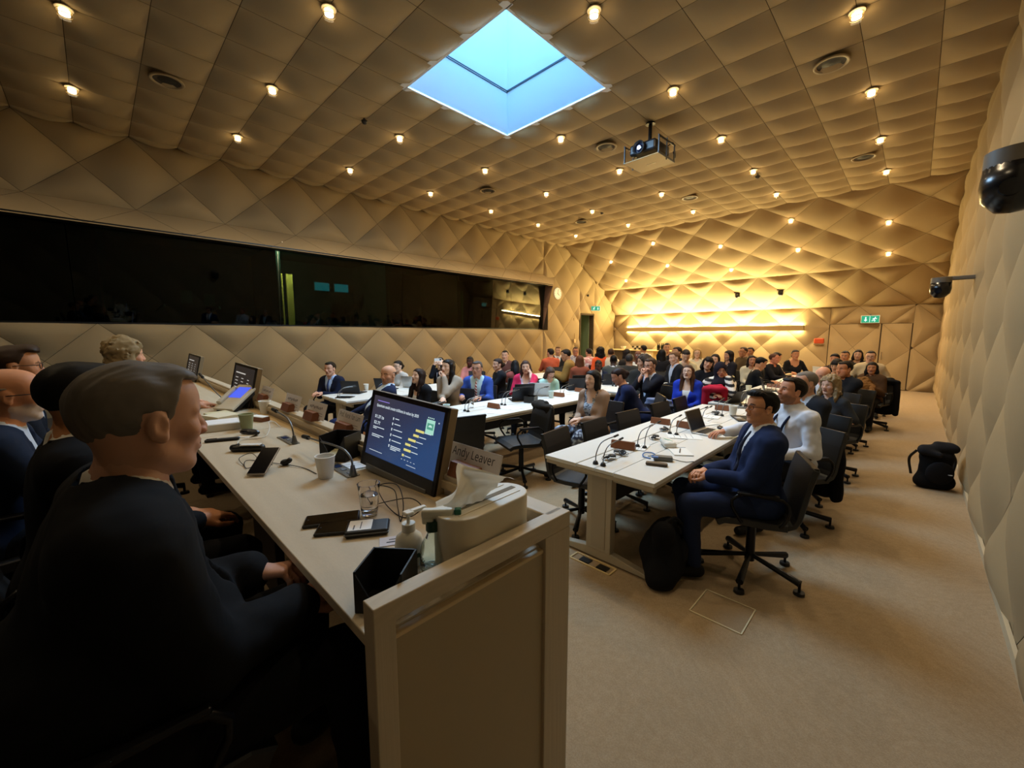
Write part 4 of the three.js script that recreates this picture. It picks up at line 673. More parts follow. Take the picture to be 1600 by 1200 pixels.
// ------------------------------------------------------------------ the people, each with the chair it sits on
const NAVY = 0x1a2340, BLK = 0x111114, CHAR = 0x24262c, LIGHT = 0xe0ac8c, PALE = 0xe8bfa4, TAN = 0xc08a62, BROWN = 0x8a5a3c, DEEP = 0x4a2e22, BH = 0x15110f, DKB = 0x2a1c14, MIDB = 0x4a3020;
const seated = [];
function sit(x, y, z, yaw, label, o = {}) {
  const spec = { x, y, z, yaw, label, ...o }, t = person(spec); seated.push(t);
  if (!o.stand && o.seat !== false) { const wd = label.replace(/,/g, '').split(' ').slice(0, 11); while (/^(with|in|and|a|an|the|of|at|on|by|behind|beside|facing|his|her|to|from|for|right|near|dark|into|down|over|up|looking|seen|under|under|holding|back|end|front)$/.test(wd[wd.length - 1])) wd.pop(); const c = chair(t.position.x, t.position.z, o.chairYaw ?? yaw, 'black chair under the ' + wd.join(' ')); if (o.base) c.position.y = o.base; }
  return spec;
}
const suit = (c, shirt, tie, tie2) => ({ type: 'suit', c, shirt, tie, tie2 }), blazer = (c, shirt, more) => ({ type: 'blazer', c, shirt, bare: true, ...more });
// ---- speakers behind the desk on the stage
const big = sit(0.058, 1.186, -1.17, 90, 'grey-haired man in a black suit seen from behind in the foreground', { base: 0.33, lod: 'near', skin: 0xb98c74, w: 1.42, shoulder: 1.14, belly: 1.2, hs: 1.03, hairUp: -0.004, lean: 9, noEyes: true, hYaw: 17, hPitch: 2, hair: ['short', 0x645d56], top: { ...suit(0x0b0c10, 0xc9c4bc), loose: 0.012 }, bottom: { c: 0x0b0c10 }, arms: [[0.1, 0.7, 0.3], [-0.07, 0.66, 0.36]], curl: [0.8, 0.8], browC: 0x6b5d50, seat: 'in the foreground' });
sit(-0.045, 1.155, -2.0, 90, 'black-haired man in a black suit with white collar behind the foreground man', { base: 0.33, lod: 'mid', skin: 0xb98058, hYaw: 14, hair: ['short', 0x0c0a0a], top: suit(0x0c0d12, 0xd5d2cc), bottom: { c: 0x0c0d12 }, arms: 'lap' });
sit(-0.27, 1.115, -2.7, 90, 'bald man with dark glasses and white beard at the left edge', { base: 0.33, lod: 'mid', skin: 0xd09068, hair: ['bald', 0x8e8880], glasses: 0x141414, beard: [0xcfc6bb, 0.75], top: suit(0x1a2438, 0xc2cbd8), bottom: { c: 0x14161c }, lean: 8, arms: 'table' });
sit(-0.35, 1.18, -3.85, 90, 'brown-haired man with glasses behind the bald man at the left edge', { base: 0.33, lod: 'mid', skin: 0xcf936c, hair: ['quiff', 0x3a2a1e], glasses: 0x2a1a14, top: suit(0x1c2029, 0xb9c2cf), arms: 'lap' });
sit(0.155, 1.206, -4.4, 90, 'curly fair-haired person looking down the desk beyond the foreground man', { base: 0.33, lod: 'mid', skin: 0xd9a180, hYaw: 12, hair: ['curly', 0x8f7a56], hairUp: -0.004, top: suit(0x22252c, 0xb5bfcc), arms: 'table' });
// ---- right-hand row, right side
sit(3.18, 1.2, -0.72, -150, 'man in a navy suit with tortoiseshell glasses at the near end of the right-hand table', { lod: 'near', skin: 0xd49a76, hs: 0.93, w: 1.05, hYaw: 16, hPitch: -6, lean: -2, hair: ['quiff', 0x0f0d0e], glasses: 0x4a1f18, top: { ...suit(0x1d2a4d, 0xdfe3ea, 0x1a2038), loose: 0.004 }, bottom: { c: 0x1b2542 }, arms: [[0.03, 0.69, 0.30], [-0.05, 0.70, 0.30]], curl: [0.7, 0.6], feet: -0.06, chairYaw: -158 });
const r2 = sit(4.28, 1.2, -0.75, -128, 'bearded man in a white shirt with a dark lanyard looking up at the screen', { lod: 'near', skin: 0xc98f70, hYaw: -8, hPitch: -14, hair: ['short', 0x17110d], beard: [0x2a1c14, 0.5], top: { type: 'shirt', c: 0xd8dce6 }, bottom: { c: 0x14161c }, arms: [[0.14, 0.68, 0.26], [-0.22, 0.79, 0.5]], lanyard: 0x1c2340, lanyardR: 0.011, palms: [null, [0.1, -1, 0.1]] });
sit(5.11, 1.2, -0.78, -125, 'man with close-cropped grey hair in a charcoal suit behind the white-shirted man', { lod: 'mid', skin: 0xc99a80, hair: ['crop', 0x6e6862], top: suit(0x25282f, 0xb9c4d6), hYaw: -12, arms: 'lap' });
sit(6.1, 1.1, -0.69, -115, 'person with curly blond hair in a grey short-sleeved shirt', { lod: 'mid', sex: 'f', skin: 0xd9ae98, hair: ['curly', 0x8a7658], top: { type: 'tee', c: 0x33363c, short: true }, arms: [[0.2, 0.72, 0.2], [-0.2, 0.72, 0.25]], w: 1.15 });
sit(7.2, 1.13, -0.9, -120, 'bald man with a reddish face looking down behind the grey-suited man', { skin: 0xd39a7c, hair: ['bald', 0x5a4c40], hPitch: 18, lean: 14, top: suit(0x1f2128, 0xc8ccd4), arms: 'table' });
sit(7.93, 1.18, -0.74, -122, 'dark-haired man in a dark sweater right of the blond person', { lod: 'mid', skin: 0xb5764e, heavy: true, w: 1.1, hair: ['short', 0x1a120d], top: { type: 'sweater', c: 0x16181d }, hYaw: -5, arms: 'cross' });
const coatLady = sit(9.84, 1.1, -0.53, -105, 'woman with long black hair holding a brown fur coat at the end of the row', { lod: 'mid', sex: 'f', skin: 0xb98059, hair: ['long', 0x0e0b0b], hairLen: 0.4, top: { type: 'sweater', c: 0x4a3420, loose: 0.01 }, bottom: { c: 0x0f0f12 }, arms: [[0.08, 0.8, 0.26], [-0.08, 0.86, 0.24]], hYaw: 12 });
sit(10.53, 1.2, -1.15, -100, 'woman with short dark hair in the far right group beside the door', { sex: 'f', skin: 0xb87f5c, hair: ['short', 0x14100e], top: { type: 'sweater', c: 0x3b2c22 }, arms: 'type' });
sit(9.0, 1.17, -0.95, -105, 'person with dark fringe and pale scarf behind the dark-sweatered man', { sex: 'f', skin: 0xc08f6a, hair: ['bob', 0x1a1310], fringe: true, top: { type: 'sweater', c: 0x7a6248 }, hPitch: 10, arms: 'lap' });
sit(12.2, 1.2, -1.15, -95, 'dark-haired man furthest back in the far right group', { skin: 0xb27f5c, hair: ['short', 0x120e0d], top: { type: 'sweater', c: 0x2c2722 }, arms: 'lap' });
sit(12.55, 1.23, -0.95, -88, 'woman with shoulder-length dark hair facing the front near the padded door', { sex: 'f', skin: 0xc9a084, hair: ['bob', 0x1d1512], top: { type: 'sweater', c: 0x2b1d1a }, arms: 'lap' });
sit(11.5, 1.23, -0.66, -90, 'man with dark glasses in a cream jacket near the padded door', { skin: 0xd0a283, hair: ['short', 0x1c1410], glasses: 0x121212, top: { type: 'shirt', c: 0xb9a785 }, arms: 'rest' });
// ---- right-hand row, left side
sit(6.25, 1.14, -2.42, -82, 'woman with long reddish-brown hair and glasses in a bright blue blazer', { lod: 'mid', sex: 'f', skin: PALE, hair: ['long', 0x4b3122], hairLen: 0.42, glasses: 0x8a6a5a, hPitch: -10, top: blazer(0x2038a8, 0xd9d4cf), bottom: { c: 0x1a1d28 }, arms: 'lap' });
sit(6.5, 1.17, -2.04, -62, 'woman in a dark headscarf and striped sweater resting her cheek on her hand', { lod: 'mid', sex: 'f', skin: 0xc98c68, hair: ['hijab', 0x1d1822], glasses: 0x151515, top: { type: 'sweater', c: 0x222222, stripes: [0x17161a, 0xd9d0c4, 0.034], loose: 0.012 }, lean: 15, fine: 0.0085, arms: ['table', 'cheek'].map((a, i) => i ? [-0.1, 0.82, 0.34] : 'cheek'), hTilt: 4 });
sit(7.6, 1.2, -2.6, -68, 'woman with a black bob tilting her head behind the blue blazer', { lod: 'mid', sex: 'f', skin: 0xc99474, hair: ['bob', 0x16100e], fringe: true, hTilt: -14, hYaw: 4, top: { type: 'sweater', c: 0x131217 }, arms: 'lap' });
sit(8.7, 1.2, -2.85, -85, 'woman with dark hair and a patterned scarf looking to the left', { sex: 'f', skin: 0xd3a385, hair: ['bob', 0x18110f], top: { type: 'sweater', c: 0x2a2322, pattern: [0x2a2322, 0x8a6d58] }, arms: 'lap' });
sit(10.2, 1.22, -3.05, -128, 'dark-haired woman in profile with lanyard, back right of the patterned scarf', { sex: 'f', skin: 0xb98a6c, hair: ['bob', 0x120e0e], top: { type: 'sweater', c: 0x1c1b22 }, lanyard: 0xb9b0c9, arms: 'lap' });
sit(10.07, 1.14, -2.54, -60, 'woman with dark hair in a pale jacket facing the front by the glowing wall', { sex: 'f', skin: 0xb98262, hair: ['long', 0x1f1512], top: { type: 'sweater', c: 0xb9b29a }, arms: 'lap' });
sit(9.1, 1.14, -2.13, 20, 'man with neat black hair in a black suit bending over his papers', { skin: 0xb57f5c, hair: ['short', 0x0e0b0b], hPitch: 24, lean: 16, hYaw: 12, top: suit(0x121316, 0xd9d4cc), arms: 'mouth' && [[0.1, 0.8, 0.4], [-0.1, 0.8, 0.4]] });
sit(10.96, 1.15, -2.3, -20, 'man with thinning red-brown hair beyond the man bending over papers', { skin: 0xc07a5c, hair: ['crop', 0x4a2a1c], top: { type: 'sweater', c: 0x16151a }, hYaw: 25, arms: 'table' });
sit(11.57, 1.15, -2.38, 40, 'dark-haired man seen from behind in a cream and black jacket', { skin: 0xb98362, hair: ['short', 0x17110f], hPitch: 15, lean: 14, top: { type: 'shirt', c: 0xcab892 }, arms: 'table' });
sit(12.1, 1.21, -2.1, -58, 'woman with hair tied back in a black wide-necked top facing the camera', { sex: 'f', skin: 0xb8805c, hair: ['bun', 0x241812], top: { type: 'scoop', c: 0x101014, deepNeck: true }, arms: [[0.28, 0.77, 0.3], [-0.16, 0.77, 0.36]] });
sit(11.85, 1.25, -3.2, -125, 'man with glasses in profile by the glowing wall', { skin: 0xa8734f, hair: ['crop', 0x2a1c14], glasses: 0x141210, top: { type: 'shirt', c: 0x4a3a24 }, arms: 'lap' });
sit(12.5, 1.23, -3.2, -100, 'dark-haired person half hidden behind the man in profile', { skin: 0xa8734f, hair: ['short', 0x16100d], top: { type: 'sweater', c: 0x2a2118 }, arms: 'lap' });
// ---- middle row, right side
sit(4.18, 1.16, -2.75, -95, 'woman with a black bob in a beige blazer and patterned skirt', { lod: 'mid', sex: 'f', skin: PALE, hair: ['bob', 0x100d0f], hairLen: 0.16, hPitch: -4, hYaw: -6, top: { type: 'suit', c: 0xa38874, shirt: 0xaab6c6, bare: true, deep: 0.42, open: 0.09, shirtStripes: 0x23283c }, bottom: { skirt: true, c: 0x222222, pattern: [0x23283c, 0xb7c3d0, 0x6d7488] }, arms: [[0.02, 0.72, 0.3], [-0.05, 0.7, 0.3]], chairYaw: -90 });
sit(5.1, 1.12, -2.93, -142, 'woman in a navy suit with pinned-up hair bending over the middle table', { lod: 'mid', sex: 'f', skin: 0xcf9c86, hair: ['bun', 0x2a1c1a], lean: 30, hPitch: 22, top: { ...suit(0x1a2448, 0x2a3350) }, bottom: { c: 0x1b2650 }, arms: [[0.08, 0.8, 0.52], [-0.08, 0.8, 0.5]], w: 1.08 });
sit(6.28, 1.2, -3.04, -105, 'man in glasses and a dark suit with his hands folded before his mouth', { lod: 'mid', skin: 0xcf9a7c, hair: ['short', 0x3a2a22], glasses: 0x1a1414, arms: ['mouth', 'mouth'], top: suit(0x161821, 0xc3cfe6), lean: 0, hPitch: 4 });
sit(8.06, 1.24, -3.4, -128, 'fair-haired man in a dark suit in left profile', { lod: 'mid', skin: 0xd2a386, hair: ['short', 0x6a4a32], top: suit(0x15161c, 0x9aa3b4), hPitch: 8, arms: 'lap' });
sit(6.72, 1.22, -3.38, -60, 'person with grey-brown hair behind the man with folded hands', { skin: 0xb98767, hair: ['curly', 0x3a3028], hairUp: -0.006, top: { type: 'sweater', c: 0x2a2a28 }, hYaw: -70, arms: 'lap' });
sit(8.75, 1.26, -3.45, -60, 'woman in a cream top with dark hair tied back leaning forward by the glowing wall', { sex: 'f', skin: 0xcfa486, hair: ['tail', 0x1d1512], hPitch: 30, lean: 18, top: { type: 'sweater', c: 0xc9b992 }, lanyard: 0x222222, arms: 'table' });
sit(9.6, 1.28, -4.0, -120, 'dark-haired person just behind the fair-haired man', { skin: 0xa87a5c, hair: ['short', 0x1a1412], top: { type: 'sweater', c: 0x1d1c20 }, arms: 'lap' });
sit(9.34, 1.24, -4.25, 130, 'person with long black hair turned away beside the buffet', { sex: 'f', skin: 0xb98565, hair: ['long', 0x0f0c0c], top: { type: 'sweater', c: 0x17161a }, arms: 'lap' });
sit(11.3, 1.33, -5.0, -60, 'tall man facing the camera in front of the glowing back wall', { skin: 0xbd8860, hair: ['short', 0x2a1e16], top: { type: 'sweater', c: 0x18171c }, arms: 'lap' });
sit(10.6, 1.24, -3.9, -70, 'blonde woman with glasses in the back by the glowing wall', { sex: 'f', skin: 0xd9ae8c, hair: ['long', 0x9a7a46], glasses: 0x2a2018, top: { type: 'sweater', c: 0xcbbd9c }, arms: 'lap' });
// ---- middle row, left side
sit(2.63, 1.18, -4.85, -108, 'balding man in a navy jacket and pale blue shirt leaning back with his hand hanging', { lod: 'near', skin: 0xcd9878, hair: ['bald', 0x4a3a30], browC: 0x3a2a20, beard: [0x3a2c24, 0.35], lean: -22, hYaw: 38, hPitch: -2, w: 1.12, belly: 1.15, top: { ...suit(0x1b2440, 0xbdd0e6), deep: 0.46, open: 0.13 }, bottom: { c: 0x1c2547 }, arms: [[0.3, 0.5, 0.14], [-0.32, 0.62, 0.22]], spread: 0.26, curl: [0.35, 0.35], fingers: [[0.1, -0.95, 0.25], [0, -0.4, 0.9]] });
sit(3.16, 1.115, -4.98, -82, 'woman with long dark wavy hair in a black blazer and white top looking up', { lod: 'mid', sex: 'f', skin: PALE, hair: ['long', 0x2c1e1a], hairLen: 0.36, hPitch: -14, hYaw: -4, top: blazer(0x14161d, 0xdfe4ea), arms: 'lap' });
sit(3.62, 1.22, -4.9, -72, 'woman with long black hair in a beige sweater with her chin on her hand', { lod: 'mid', sex: 'f', skin: PALE, hair: ['long', 0x17110f], hairLen: 0.4, hPitch: -8, hYaw: -10, top: { type: 'sweater', c: 0x9a8c7c }, arms: ['chin', [0.12, 0.78, 0.36]] });
sit(4.15, 1.17, -4.86, -58, 'man with grey hair and glasses in a bright blue blazer with a striped tie', { lod: 'mid', skin: 0xcb9a80, hair: ['short', 0x4a4646], glasses: 0x3a3434, hPitch: -4, hYaw: -4, top: { ...suit(0x3550a0, 0xb8d4dc, 0x8a2a30, 0xd9d0cf), deep: 0.42, open: 0.1 }, arms: [[0.14, 0.78, 0.36], [-0.16, 0.78, 0.34]], w: 1.05 });
sit(5.12, 1.15, -4.72, -50, 'woman in a pink and red jacket with striped sleeves touching her cheek', { lod: 'mid', sex: 'f', skin: PALE, hair: ['long', 0x3a2722], hairLen: 0.3, hTilt: 5, top: { ...blazer(0xc42c52, 0xc9bfd0), deep: 0.4, open: 0.09 }, arms: ['cheek', [-0.14, 0.79, 0.34]] });
sit(5.66, 1.02, -4.62, -28, 'woman with long brown hair in a mint green top looking down at her laptop', { lod: 'mid', sex: 'f', skin: 0xe0b8a4, hair: ['long', 0x4a382e], hairLen: 0.36, lean: 22, hPitch: 32, hYaw: 10, top: { type: 'sweater', c: 0xa9cfc4 }, arms: 'type' });
sit(7.35, 1.06, -4.7, -40, 'dark-skinned man in a navy suit looking down behind the black bob', { lod: 'mid', skin: 0x5a3a2a, hair: ['crop', 0x100d0c], lean: 10, hPitch: 22, top: suit(0x20283e, 0xc3cbd9), arms: 'type' });
sit(8.03, 1.14, -4.75, 120, 'dark-skinned man in a grey suit seen from behind', { skin: 0x3a261d, hair: ['crop', 0x0c0a0a], lean: 12, top: suit(0x4a4c48, 0xc0c6d0), hYaw: 10, arms: 'table' });
sit(9.05, 1.2, -4.7, -62, 'bald dark-skinned man in a white shirt and tie facing the camera', { skin: 0x6a4230, hair: ['none'], lean: 6, top: { ...suit(0x2a2a2c, 0xe2ddd0, 0x6a5f4a), deep: 0.4, open: 0.11 }, arms: 'table' });
sit(7.82, 1.18, -4.25, 110, 'person with short grey-black hair with the back of the head turned to the camera', { skin: 0x8a6248, hair: ['short', 0x2e2a28], top: { type: 'sweater', c: 0x33302b }, arms: 'lap' });
// ---- left-hand row, right side
sit(5.2, 1.15, -5.5, -110, 'dark-haired woman in a black jacket turning her head to the left', { lod: 'mid', sex: 'f', skin: 0xd6a78c, hair: ['bun', 0x2a1c18], top: { type: 'sweater', c: 0x17191f }, hYaw: 2, arms: 'cross' });
sit(5.87, 1.08, -5.7, 150, 'person with long black hair hanging forward and face hidden', { lod: 'mid', sex: 'f', skin: 0xcf9f84, hair: ['long', 0x0e0c10], hairLen: 0.26, hPitch: 25, top: { type: 'sweater', c: 0x8a4a42 }, arms: 'table' });
sit(7.41, 1.24, -5.6, -150, 'man with dark hair in a tan jacket bending to the left', { skin: 0xb07a56, hair: ['short', 0x1c130e], lean: 18, hPitch: 12, top: { type: 'coat', c: 0x8a6a36, loose: 0.015 }, arms: 'table', w: 1.1 });
sit(7.24, 1.15, -5.1, 140, 'woman with long straight brown hair seen from behind', { sex: 'f', skin: 0xc08a68, hair: ['long', 0x5a321c], hairLen: 0.34, top: { type: 'sweater', c: 0x8a4a34 }, arms: 'lap' });
sit(9.45, 1.24, -6.0, 140, 'woman with short curly black hair in an orange top seen from behind', { sex: 'f', skin: 0x8a5a3c, hair: ['curly', 0x120d0c], hairUp: -0.01, hairLen: 0.1, top: { type: 'sweater', c: 0xd8552a }, arms: 'lap' });
sit(9.58, 1.21, -5.75, 100, 'brown-haired man in a cream shirt beside the orange top', { skin: 0xc28c68, hair: ['short', 0x3a2418], top: { type: 'shirt', c: 0xd6c9ae }, hYaw: 20, arms: 'lap' });
sit(9.41, 1.22, -5.2, 150, 'person with long dark hair in front of the buffet counter', { sex: 'f', skin: 0xb98868, hair: ['long', 0x1c1412], top: { type: 'sweater', c: 0x2c2622 }, arms: 'lap' });
sit(11.9, 1.25, -6.0, 150, 'dark-haired man in a pale shirt seen from behind by the buffet', { skin: 0x9a6a4a, hair: ['short', 0x18120f], top: { type: 'shirt', c: 0xcfc9b4 }, arms: 'lap' });
// ---- left-hand row, left side
sit(2.72, 1.13, -6.98, -62, 'young man in a navy suit and blue tie alone at the left-hand table corner', { lod: 'mid', skin: 0xd3a084, hair: ['short', 0x15110f], top: suit(0x151c33, 0xa9c0e4, 0x2a3558), bottom: { c: 0x14161e }, hYaw: 4, arms: [[0.06, 0.79, 0.34], [-0.06, 0.79, 0.34]] });
sit(4.0, 1.1, -7.0, -72, 'woman with dark hair and black glasses behind the balding man', { lod: 'mid', sex: 'f', skin: PALE, hair: ['bun', 0x17100f], glasses: 0x101010, top: { type: 'sweater', c: 0xb9b4ac }, hYaw: -8, arms: 'type' });
const phoneW = sit(4.98, 1.12, -7.0, -48, 'person in black with a pale lanyard taking a photo with a phone', { lod: 'mid', sex: 'f', skin: PALE, hair: ['tail', 0x14100f], top: { type: 'sweater', c: 0x14151c }, lanyard: 0xc3cbe4, arms: ['phone', 'phone'], hPitch: -6, curl: [1.0, 1.0] });
sit(5.77, 1.11, -7.0, -62, 'dark-skinned woman in a pink top by the padded wall', { lod: 'mid', sex: 'f', skin: DEEP, hair: ['bun', 0x0f0b0a], top: { type: 'sweater', c: 0xc98078 }, arms: 'type' });
sit(6.86, 1.2, -7.0, -55, 'short-haired man half hidden behind the woman turning her head', { skin: 0xc99a7e, hair: ['short', 0x15100e], top: { type: 'sweater', c: 0x5a3a34 }, arms: 'lap' });
sit(8.45, 1.21, -6.9, 150, 'dark-haired man with an orange sleeve seen from behind under the wall', { skin: 0xb98464, hair: ['short', 0x1a1210], top: { type: 'shirt', c: 0xb8573a }, hYaw: 20, arms: 'table' });
sit(9.6, 1.22, -7.55, -50, 'brown-haired man in a dark suit and white shirt against the wall', { skin: 0xc7946e, hair: ['short', 0x5a3c24], top: suit(0x2b2724, 0xd9d2c6, 0x5a2a2a), arms: 'lap' });
sit(9.72, 1.22, -7.0, -50, 'man with glasses in a pale checked shirt beside the door', { skin: 0xb97c5c, hair: ['short', 0x3a2a20], glasses: 0x1a1412, top: { type: 'shirt', c: 0xb6aca4, pattern: [0xb9b0a8, 0x8e8794] }, arms: 'lap' });
sit(9.8, 1.19, -6.6, 160, 'dark-haired person in a pink and white shirt in front of the doorway', { skin: 0xb98565, hair: ['short', 0x1a1412], top: { type: 'shirt', c: 0xd9b6b0, pattern: [0xe0d2cc, 0xc48c8c] }, arms: 'lap' });
// ------------------------------------------------------------------ empty chairs
for (const [i, x] of [2.98, 3.6, 4.27, 5.12, 5.78].entries()) chair(x, -2.05, i === 0 ? 8 : rnd() * 8 - 4, `empty black chair, ${ordW[i]} from the front tucked under the far side of the right-hand table`).scale.y = 0.94;
chair(2.46, -3.27, 166, 'empty black chair with its back to the camera right behind the speaker monitor').scale.y = 1.07;
const chB = chair(3.42, -3.22, -112, 'empty black chair turned sideways with a blue-lit seat and a coat on its back');
{ // garments hung over chair backs
  function coat(x, z, yaw, c, w, top, low, label, cat = 'coat', puff) {
    const o = thing('coat', label, cat, [x, 0, z], R(yaw));
    const q = [el(V(0, top, 0.0), V(w, 0.05, 0.075), 0.04), el(V(0, (top + low) / 2, -0.06), V(w * 0.98, (top - low) / 2, 0.05), 0.04), el(V(0.02, low + 0.1, -0.075), V(w * 0.9, 0.13, 0.045), 0.05), rc(V(-w * 0.8, top - 0.03, -0.03), V(-w * 0.95, low + 0.12, -0.04), 0.05, 0.04, 0.04), rc(V(w * 0.8, top - 0.03, -0.03), V(w * 0.9, low + 0.02, -0.04), 0.05, 0.045, 0.04)];
    part('body', meshField(q, 0.014, null, (a, b, d) => puff ? 0.012 * Math.cos(b * 70) : 0.012 * noise.noise(a * 14, b * 5, d * 14 + x)), cloth(c), o);
    part('collar', meshField([rc(V(-w * 0.5, top + 0.02, -0.02), V(w * 0.5, top + 0.03, -0.02), 0.035, 0.035, 0.02)], 0.012, null, (a, b, d) => 0.008 * noise.noise(a * 20, b * 20, d * 20)), cloth(c), o);
  }
  coat(3.68, -3.14, -112, 0x2a2622, 0.2, 0.86, 0.32, 'dark coat and scarf hanging on the back of the sideways chair');
  coat(4.62, -0.62, -118, 0x0b0b0f, 0.26, 0.8, 0.22, 'long black coat hanging over the chair of the white-shirted man');
  coat(5.72, -2.62, -90, 0x6a7490, 0.2, 0.72, 0.3, 'quilted grey-blue jacket hung left of the blue blazer', 'coat', true);
  chair(6.3, -2.02, -75, 'black chair under the red coat'); coat(6.26, -2.03, -75, 0xb02038, 0.15, 0.92, 0.35, 'red coat over a chair right of the blue blazer');
  coat(10.1, -0.36, -105, 0x0d0d10, 0.22, 0.86, 0.25, 'black coat hanging behind the long-haired woman at the row end');
  const f = thing('fur_coat', 'brown fluffy coat bundled on the lap of the long-haired woman', 'coat', [9.58, 0.62, -0.6]);
  part('body', meshField([el(V(0, 0.1, 0), V(0.17, 0.16, 0.15), 0.05), el(V(-0.12, -0.02, 0.02), V(0.14, 0.1, 0.14), 0.05), el(V(0.1, 0.2, -0.02), V(0.12, 0.13, 0.12), 0.05)], 0.013, null, (a, b, d) => 0.02 * noise.noise(a * 30, b * 30, d * 30) + 0.01 * noise.noise(a * 70, b * 70, d * 70)), cloth(0x6a4a26), f);
  part('sleeve', meshField([rc(V(-0.05, 0.16, 0.1), V(-0.24, -0.02, 0.12), 0.06, 0.05, 0.03)], 0.013, null, (a, b, d) => 0.018 * noise.noise(a * 34, b * 34, d * 34)), cloth(0x7a5630), f);
}
{ // bags on the floor
  const o = thing('tote_bag', 'black fabric bag slumped on the carpet under the end of the right-hand table', 'bag', [2.74, 0, -1.17], R(20)); o.scale.setScalar(1.22);
  part('body', meshField([el(V(0, 0.13, 0), V(0.2, 0.14, 0.13), 0.04), rc(V(-0.15, 0.06, 0), V(0.15, 0.06, 0), 0.09, 0.09, 0.05), rc(V(-0.14, 0.3, 0), V(0.13, 0.24, 0.02), 0.06, 0.05, 0.06)], 0.014, (x, y, z) => 0.004 - y, (a, b, d) => 0.016 * noise.noise(a * 9, b * 9, d * 9)), cloth(0x101116), o);
  part('handle', tube([[-0.1, 0.32, 0.02], [-0.07, 0.37, 0.05], [0.0, 0.3, 0.1], [0.06, 0.29, 0.05]], 0.01, 20, 6), cloth(0x17181d), o);
  part('pocket', meshField([el(V(0.02, 0.15, 0.1), V(0.12, 0.09, 0.04), 0.02)], 0.012, null, (a, b, d) => 0.006 * noise.noise(a * 15, b * 15, d * 15)), cloth(0x16171d), o);
  const b = thing('backpack', 'black roll-top backpack standing on the carpet against the right wall', 'backpack', [6.42, 0, 0.27], R(-70));
  part('body', meshField([rc(V(-0.09, 0.08, 0), V(0.09, 0.08, 0), 0.085, 0.085, 0.05), el(V(0, 0.22, 0), V(0.14, 0.24, 0.09), 0.05), rc(V(-0.08, 0.36, 0), V(0.08, 0.36, 0), 0.065, 0.065, 0.05)], 0.012, (x, y, z) => 0.004 - y, (a, b2, d) => 0.004 * noise.noise(a * 12, b2 * 12, d * 12)), cloth(0x0e0f13), b);
  part('top_flap', meshField([rc(V(-0.12, 0.44, 0.02), V(0.13, 0.46, 0.0), 0.05, 0.05, 0.04), rc(V(-0.14, 0.42, 0.05), V(-0.02, 0.4, 0.1), 0.035, 0.03, 0.05), rc(V(0, 0.5, -0.02), V(0.1, 0.49, -0.03), 0.03, 0.03, 0.05)], 0.012), cloth(0x1c1d22), b);
  part('front_pocket', meshField([el(V(0, 0.2, 0.1), V(0.12, 0.13, 0.035), 0.02)], 0.011), cloth(0x15161b), b);
  part('strap', [tube([[-0.15, 0.4, -0.06], [-0.19, 0.3, -0.1], [-0.17, 0.12, -0.08]], 0.013, 16, 6), tube([[0.15, 0.4, -0.06], [0.2, 0.3, -0.1], [0.17, 0.12, -0.08]], 0.013, 16, 6)], M.dark, b);
  part('badge', cyl(0.018, 0.018, 0.004, 0.07, 0.2, 0.137, 16).rotateX(0), mat(0x9a9a9a, 0.5), b);
}
{ // floor boxes let into the carpet
  const o = thing('floor_box', 'square floor outlet cover with a pale metal rim in the carpet', 'floor box', [2.585, 0, -0.715]);
  const w = 0.29; part('rim', [box(w, 0.006, 0.008, 0, 0.003, w / 2), box(w, 0.006, 0.008, 0, 0.003, -w / 2), box(0.008, 0.006, w, w / 2, 0.003, 0), box(0.008, 0.006, w, -w / 2, 0.003, 0)], mat(0xcabf9f, 0.45), o);
  part('lid', box(w - 0.012, 0.004, w - 0.012, 0, 0.002, 0), M.carpet, o);
  const p = thing('floor_box', 'narrow open floor outlet under the end leg of the right-hand table', 'floor box', [2.465, 0, -1.585]);
  part('rim', [box(0.012, 0.008, 0.34, -0.05, 0.004, 0), box(0.012, 0.008, 0.34, 0.05, 0.004, 0), box(0.1, 0.008, 0.012, 0, 0.004, -0.17), box(0.1, 0.008, 0.012, 0, 0.004, 0.17)], mat(0xd0b884, 0.45), p);
  for (const z of [0.09, -0.06]) part('socket', box(0.06, 0.006, 0.085, 0, 0.004, z), M.black, p);
}
// ------------------------------------------------------------------ things on the conference tables
const TY = 0.741;
function gooseneck(name, label, base, head, y0 = TY, cat = 'microphone', group) {
  const o = thing(name, label, cat, [base[0], y0, base[1]], 0, group), d = [head[0] - base[0], head[1], head[2] - base[1]];
  part('base', [lathe([[0, 0.022], [0.012, 0.022], [0.018, 0.012], [0.022, 0], [0, 0]], 16)], M.dark, o);
  part('neck', tube([[0, 0.01, 0], [d[0] * 0.03, d[1] * 0.45, d[2] * 0.03], [d[0] * 0.25, d[1] * 0.85, d[2] * 0.25], [d[0] * 0.6, d[1] * 0.97, d[2] * 0.6], [d[0], d[1], d[2]]], 0.0042, 28, 7), M.greyMetal, o);
  const dir = V(d[0] * 0.4, d[1] * 0.06, d[2] * 0.4).normalize().multiplyScalar(0.05);
  part('microphone_head', tube([[d[0], d[1], d[2]], [d[0] + dir.x * 0.5, d[1] + dir.y * 0.5, d[2] + dir.z * 0.5], [d[0] + dir.x, d[1] + dir.y, d[2] + dir.z]], 0.0085, 6, 10), M.dark, o);
  return o;
}
